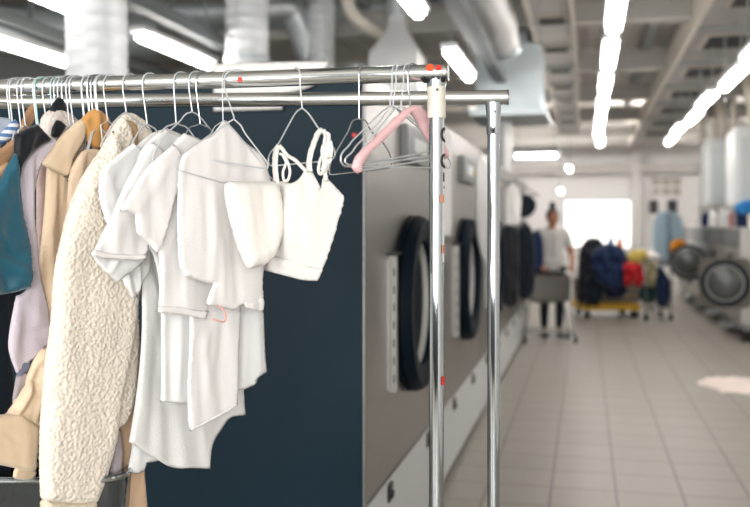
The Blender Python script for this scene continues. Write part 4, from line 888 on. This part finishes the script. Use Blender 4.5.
strap([(278, 192), (276, 178), (275, 164), (276, 152), (279, 145)], 5.5); strap([(279, 145), (283, 150), (288, 156), (295, 160), (300, 165), (307, 172)], 4)
strap([(310, 172), (309, 164), (311, 152), (315, 140), (319, 132), (323, 129.5)], 5.5); strap([(323, 129.5), (326, 134), (330, 142), (331, 150), (330, 158)], 4)
strap([(326, 181), (325, 174), (327, 166), (331, 158)], 4)
def loopb(pts, r, nm='bow'): return obj(nm, MB().tube(spline([PL.p(a, b, .014) for a, b in pts], 5), r, 8), cream, t, smooth=180)
loopb([(289, 156), (292, 163), (289, 172), (290, 180), (294, 180), (296, 172), (294, 163), (290, 156), (286, 154)], .0032)
loopb([(331, 152), (327, 160), (325, 170), (327, 174), (331, 170), (333, 160), (332, 152), (334, 145), (335.5, 136), (333, 134), (331, 142), (331, 152)], .0036)
loopb([(330, 150), (334, 157), (335, 148), (331, 145), (329, 152), (331, 162), (329, 170)], .0045, 'knot')
# ------------------------------------------------------------------ coloured garments at the left
t, PL = gar('sherpa_coat', 131, 'cream sherpa fleece coat with a long thick sleeve', 'coat', 55)
cloth('body', [(119, 117), (112, 127), (106, 140), (97, 156), (84, 175), (72, 201), (64, 230), (60, 270), (58, 330), (60, 400), (75, 425), (95, 432), (118, 428), (129, 414), (135, 392), (138, 350), (138, 300), (140, 262), (150, 200), (160, 160), (158, 145), (150, 160), (143, 165), (136, 150), (130, 128), (124, 118)], PL, sherpa, t, T=.016, r=7, res=2.0, seed=71, drape=(.01, .03, .01), pile=.0012)
cloth('collar', [(119.5, 116), (125, 113.5), (132, 113), (139, 117), (144, 121), (149, 129), (153, 140), (158, 153), (150, 160), (140, 158), (134, 148), (131, 136), (126, 126), (121, 122)], PL, sherpa, t, T=.014, r=4, res=1.8, off=-.024, seed=72, pile=.0012, drape=(.003, .1, .1))
cloth('lining', [(127, 120), (133, 122), (138, 130), (138, 145), (141, 158), (136, 152), (131, 142), (128, 130)], PL, cloth_mat('tan_lining', '#bd9a70'), t, T=.004, r=2, res=1.8, off=-.004, seed=73)
cloth('sleeve', [(112, 130), (100, 150), (86, 172), (73, 201), (65, 228), (58, 258), (54.5, 285), (51, 327), (46, 360), (44, 400), (41.5, 430), (40, 460), (41, 500), (55, 503), (75, 504), (96, 502), (104, 484), (109, 466), (115.5, 436), (122, 392), (128, 364), (134, 330), (137, 290), (134, 250), (128, 200), (122, 160)], PL, sherpa, t, T=.024, r=13, res=2.0, off=.014, seed=74, drape=(.008, .03, .01), pile=.0012, grow=False)
cloth('cuff', [(42, 498), (42, 512), (60, 520), (88, 520), (94, 510), (96, 499), (75, 501), (55, 500)], PL, cloth_mat('cream_rib_knit', '#e2d3ba', b=.6, sc_=120), t, T=.02, r=8, off=.014, seed=75, drape=(0, .1, .1))
t, PL = gar('peach_linen_shirt', 104, 'pale peach linen shirt squeezed between the beige shirt and the sherpa coat', 'shirt', 57)
cloth('body', [(100, 150), (90, 149), (80, 153), (70, 172), (67, 195), (66, 230), (60, 270), (55, 330), (70, 400), (100, 430), (120, 432), (130, 300), (125, 200), (112, 160)], PL, tan2, t, T=.006, seed=81, drape=(.012, .06, .008), folds=[(80, 160, 72, 230, 4, .008), (88, 155, 84, 200, 4, -.006)])
t, PL = gar('beige_shirt', 90, 'shiny beige shirt with an ochre lined collar and gathered cuff at lower left', 'shirt', 57)
cloth('body', [(84, 118), (78, 121), (68, 130), (60, 138), (50, 152), (46, 172), (45, 195), (42, 235), (39, 262), (42, 290), (47, 320), (45, 350), (50, 395), (70, 410), (80, 300), (78, 230), (78, 180), (86, 150), (88, 128)], PL, tan, t, T=.006, seed=82, drape=(.012, .07, .008), folds=[(54, 176, 46, 260, 3.5, .010), (58, 176, 60, 240, 3.5, -.012), (66, 176, 62, 250, 3, -.010), (50, 240, 52, 340, 3, .008)])
cloth('yoke', [(83, 118), (76, 122), (68, 129), (59, 138), (50, 151), (41, 164), (50, 169), (59, 173), (68, 177), (71, 169), (74, 158), (78, 150), (83, 141), (86, 129)], PL, tan, t, T=.007, r=4, off=.020, seed=83, folds=[(80, 125, 60, 160, 5, .005)])
cloth('collar', [(80, 122), (84, 116), (89, 111), (94, 108), (101, 111), (107, 116), (109, 122), (107, 132), (103, 142), (98, 149), (93, 148), (88, 142), (86, 132)], PL, tanin, t, T=.012, r=5, off=.022, res=2, seed=84, folds=[(94, 110, 96, 130, 3, .008), (102, 116, 100, 140, 3, -.006), (88, 120, 90, 140, 3, -.005)])
cloth('gathered_sleeve', [(45, 345), (36, 356), (31, 370), (26, 382), (20, 392), (14, 402), (8, 412), (0, 415), (-12, 418), (-10, 440), (20, 440), (40, 438), (44, 400), (50, 360)], PL, tan, t, T=.014, r=6, off=.024, seed=85, drape=(.012, .1, .03), folds=[(38, 365, 22, 412, 2.5, -.016), (42, 372, 32, 420, 2.5, .016), (30, 385, 14, 416, 2.5, .014), (44, 390, 38, 422, 2, -.014)])
cloth('cuff', [(-14, 417), (0, 415), (18, 414), (30, 420), (39, 426), (38, 450), (37, 472), (20, 469), (0, 465), (-14, 463)], PL, tan, t, T=.012, r=6, off=.034, seed=86, drape=(.004, .08, .03), folds=[(4, 432, 14, 440, 3, -.004)])
cloth('cuff_lining', [(16, 466), (13, 473), (12.5, 478), (22, 480), (34, 479.5), (37, 472), (28, 466)], PL, tan, t, T=.006, r=2, res=2, off=.02, seed=87)
t, PL = gar('pink_shirt', 70, 'thin strip of pale pink shirt between the lavender and beige shirts', 'shirt', 57)
cloth('body', [(58, 136), (48, 148), (38, 165), (36, 200), (37, 260), (40, 340), (55, 350), (60, 200), (62, 150)], PL, pinkc, t, T=.005, seed=88, folds=[(42, 165, 40, 250, 3, .006)])
t, PL = gar('white_fluffy_top', 66, 'white padded top bulging between the black top and beige shirt', 'top', 57)
cloth('body', [(41, 124), (43, 116), (48, 111), (56, 109), (64, 110), (71, 114), (77, 121), (78, 130), (70, 142), (58, 150), (46, 148), (40, 138)], PL, cloth_mat('offwhite_padded', '#ddd3ca', b=.8, sc_=80), t, T=.02, r=10, res=2, seed=89, drape=(.006, .1, .1))
cloth('dark_strap', [(51, 136), (52, 128), (56, 120), (61, 121), (66, 126), (62, 133), (57, 139)], PL, blackc, t, T=.004, r=2, res=1.6, off=.026, seed=90)
t, PL = gar('black_scarf', 60, 'black pointed scrap of cloth poking up under the rail', 'scarf', 57)
cloth('body', [(50, 112), (53, 103), (58, 97), (63, 99), (67, 107), (72, 122), (56, 124)], PL, blackc, t, T=.006, r=2, res=2.4, off=.02, seed=91)
t, PL = gar('lavender_shirt', 96, 'pale lavender shirt with a folded pointed lower edge', 'shirt', 55)
cloth('body', [(57, 137), (48, 141), (39, 145), (31, 152), (24, 159), (21, 172), (21, 188), (24, 215), (28, 245), (30, 280), (24, 292), (16, 296), (11, 320), (8, 344), (10, 357), (14, 367), (18, 375), (26, 366), (40, 353), (55.5, 342), (51, 322), (47, 300), (42, 280), (39, 262), (37, 235), (36, 200), (42, 165), (56, 148)], PL, lavc, t, T=.006, seed=92, off=.0, drape=(.009, .06, .008), folds=[(30, 160, 30, 240, 3, .008), (36, 160, 36, 230, 2.5, -.009), (26, 300, 46, 330, 8, .006), (22, 340, 50, 322, 5, -.004), (20, 300, 14, 350, 4, .005)])
cloth('inner_fold', [(18, 373), (17, 378), (23, 376), (30, 368), (30, 356), (22, 362)], PL, cloth_mat('grey_lining', '#6f7588'), t, T=.004, r=2, res=2, off=.0, seed=93)
cloth('lower_sleeve', [(16, 374), (26, 372), (30, 368), (24, 395), (15, 412), (12, 400)], PL, mauvec, t, T=.006, r=3, off=-.004, seed=94)
t, PL = gar('satin_top', 99, 'black satin top beside the white padded top', 'top', 56)
cloth('body', [(15, 137), (20, 132), (27, 128), (37, 124), (43, 130), (49, 137), (50, 141), (40, 146), (30, 154), (24, 162), (21, 172), (20, 185), (17, 178), (14, 160)], PL, blackc, t, T=.012, r=5, res=2, off=.0, seed=95, folds=[(30, 132, 22, 160, 4, .008), (42, 132, 30, 148, 3, -.006)])
t, PL = gar('teal_blouse', 103, 'teal satin blouse with gathered folds at the left edge', 'blouse', 55)
cloth('body', [(15, 150), (10, 160), (4, 172), (-6, 190), (-30, 220), (-30, 296), (0, 295), (15, 292), (29, 288), (30, 265), (29, 240), (24, 215), (20, 192), (20, 180), (18, 165)], PL, tealc, t, T=.014, r=7, seed=96, off=.0, drape=(.014, .06, .02), folds=[(-4, 236, 12, 246, 5, .010), (0, 248, 22, 262, 5, -.012), (4, 262, 26, 276, 5, .012), (2, 274, 8, 292, 4, -.010), (12, 200, 22, 260, 5, .008)])
t, PL = gar('navy_trousers', 42, 'very dark navy trousers hanging below the teal blouse', 'trousers', 55)
cloth('body', [(-30, 200), (20, 200), (24, 260), (20, 296), (15, 320), (9, 344), (12, 372), (14, 395), (12, 440), (10, 480), (-2, 520), (-40, 520), (-40, 300)], PL, navyc, t, T=.012, r=6, seed=97, off=-.03, folds=[(2, 300, 4, 400, 4, .008)])
t, PL = gar('brown_coat', 26, 'brown wool coat with a stand up collar at the left edge', 'coat', 56)
cloth('body', [(-20, 160), (0, 149), (14, 138), (17, 138), (15, 150), (9, 162), (0, 176), (-20, 190)], PL, brownc, t, T=.010, r=5, seed=98, off=.0)
cloth('collar', [(20, 126), (25, 113), (29, 107), (33.5, 102), (36, 106), (35.5, 118), (31, 126), (26, 131), (21, 132)], PL, brownc, t, T=.008, r=3, res=1.8, seed=99, off=-.002)
cloth('hood', [(-20, 178), (0, 165), (10, 160), (4, 172), (-8, 192), (-20, 200)], PL, sandc, t, T=.010, r=4, seed=100, off=.006)
t, PL = gar('striped_shirt', 16, 'blue and white striped shirt at the far left', 'shirt', 56)
cloth('shoulder', [(-20, 150), (0, 134), (10, 123), (15, 119.5), (20, 123), (17, 132), (12, 138), (0, 146), (-20, 158)], PL, stripe, t, T=.008, r=4, seed=101, off=.012)
cloth('back', [(-20, 116), (0, 117), (12, 119), (13, 124), (0, 136), (-20, 150)], PL, cloth_mat('pale_blue_stripe_back', '#b9c4d2'), t, T=.006, r=3, seed=102, off=.0)
t, PL = gar('long_tan_skirt', 150, 'long tan garment hanging lowest behind the sherpa coat', 'skirt', 55)
cloth('body', [(108, 300), (128, 295), (139, 330), (140, 400), (142, 440), (145, 475), (149, 520), (100, 520), (104, 400)], PL, cloth_mat('tan_leather', '#cdae90', rough=.6, b=.15), t, T=.006, seed=103, off=-.05, folds=[(122, 430, 124, 500, 3, -.008)])
cloth('bodice', [(118, 160), (140, 150), (150, 200), (140, 300), (108, 305), (106, 220)], PL, cloth_mat('tan_leather', '#cdae90'), t, T=.005, seed=105, off=-.05)
cloth('grey_panel', [(112, 436), (120, 428), (122, 450), (121, 482), (108, 490)], PL, mauvec, t, T=.008, r=4, seed=104, off=-.035)
# stainless tub trolley low at the left
q = W(64, 480, 2.08); q2 = Vector((q.x, q.y, 0)); ct2 = empty('tub_trolley', q2, TH); tag(ct2, 'stainless steel tub with rounded corners standing low under the sherpa coat', 'trolley')
zt = W(62, 480, 1.94).z; wpx = .19
obj('tub', tub(.165, .14, zt - .28, zt, .06, .008), mat('stainless_tub', '#7f878d', .1, 1, var=(4, .25), bump=('noise', 9, .5)), ct2, local=True)
obj('rolled_rim', MB().tube([(x, y, zt) for x, y in rrect(.171, .146, .06)], .006, 10, True), chrome, ct2, local=True)
for sx in (-1, 1):
    for sy in (-1, 1):
        obj('leg', MB().cyl((sx * .17, sy * .12, .06), (sx * .17, sy * .12, zt - .26), .01, 10), steel_d, ct2, local=True); obj('caster', MB().cyl((sx * .17 - .01, sy * .12, .03), (sx * .17 + .01, sy * .12, .03), .03, 16), blackr, ct2, local=True)
obj('lower_shelf', MB().box((0, 0, .25), (.34, .24, .012)), steel_d, ct2, local=True)
# ------------------------------------------------------------------ colour management
sc.view_settings.view_transform = 'Standard'; sc.view_settings.look = 'None'; sc.view_settings.exposure = EXPO; sc.view_settings.gamma = 1; sc.view_settings.use_curve_mapping = False
sc.cycles.use_denoising = True; sc.cycles.max_bounces = 6; sc.cycles.diffuse_bounces = 3; sc.cycles.glossy_bounces = 4; sc.cycles.sample_clamp_indirect = 8
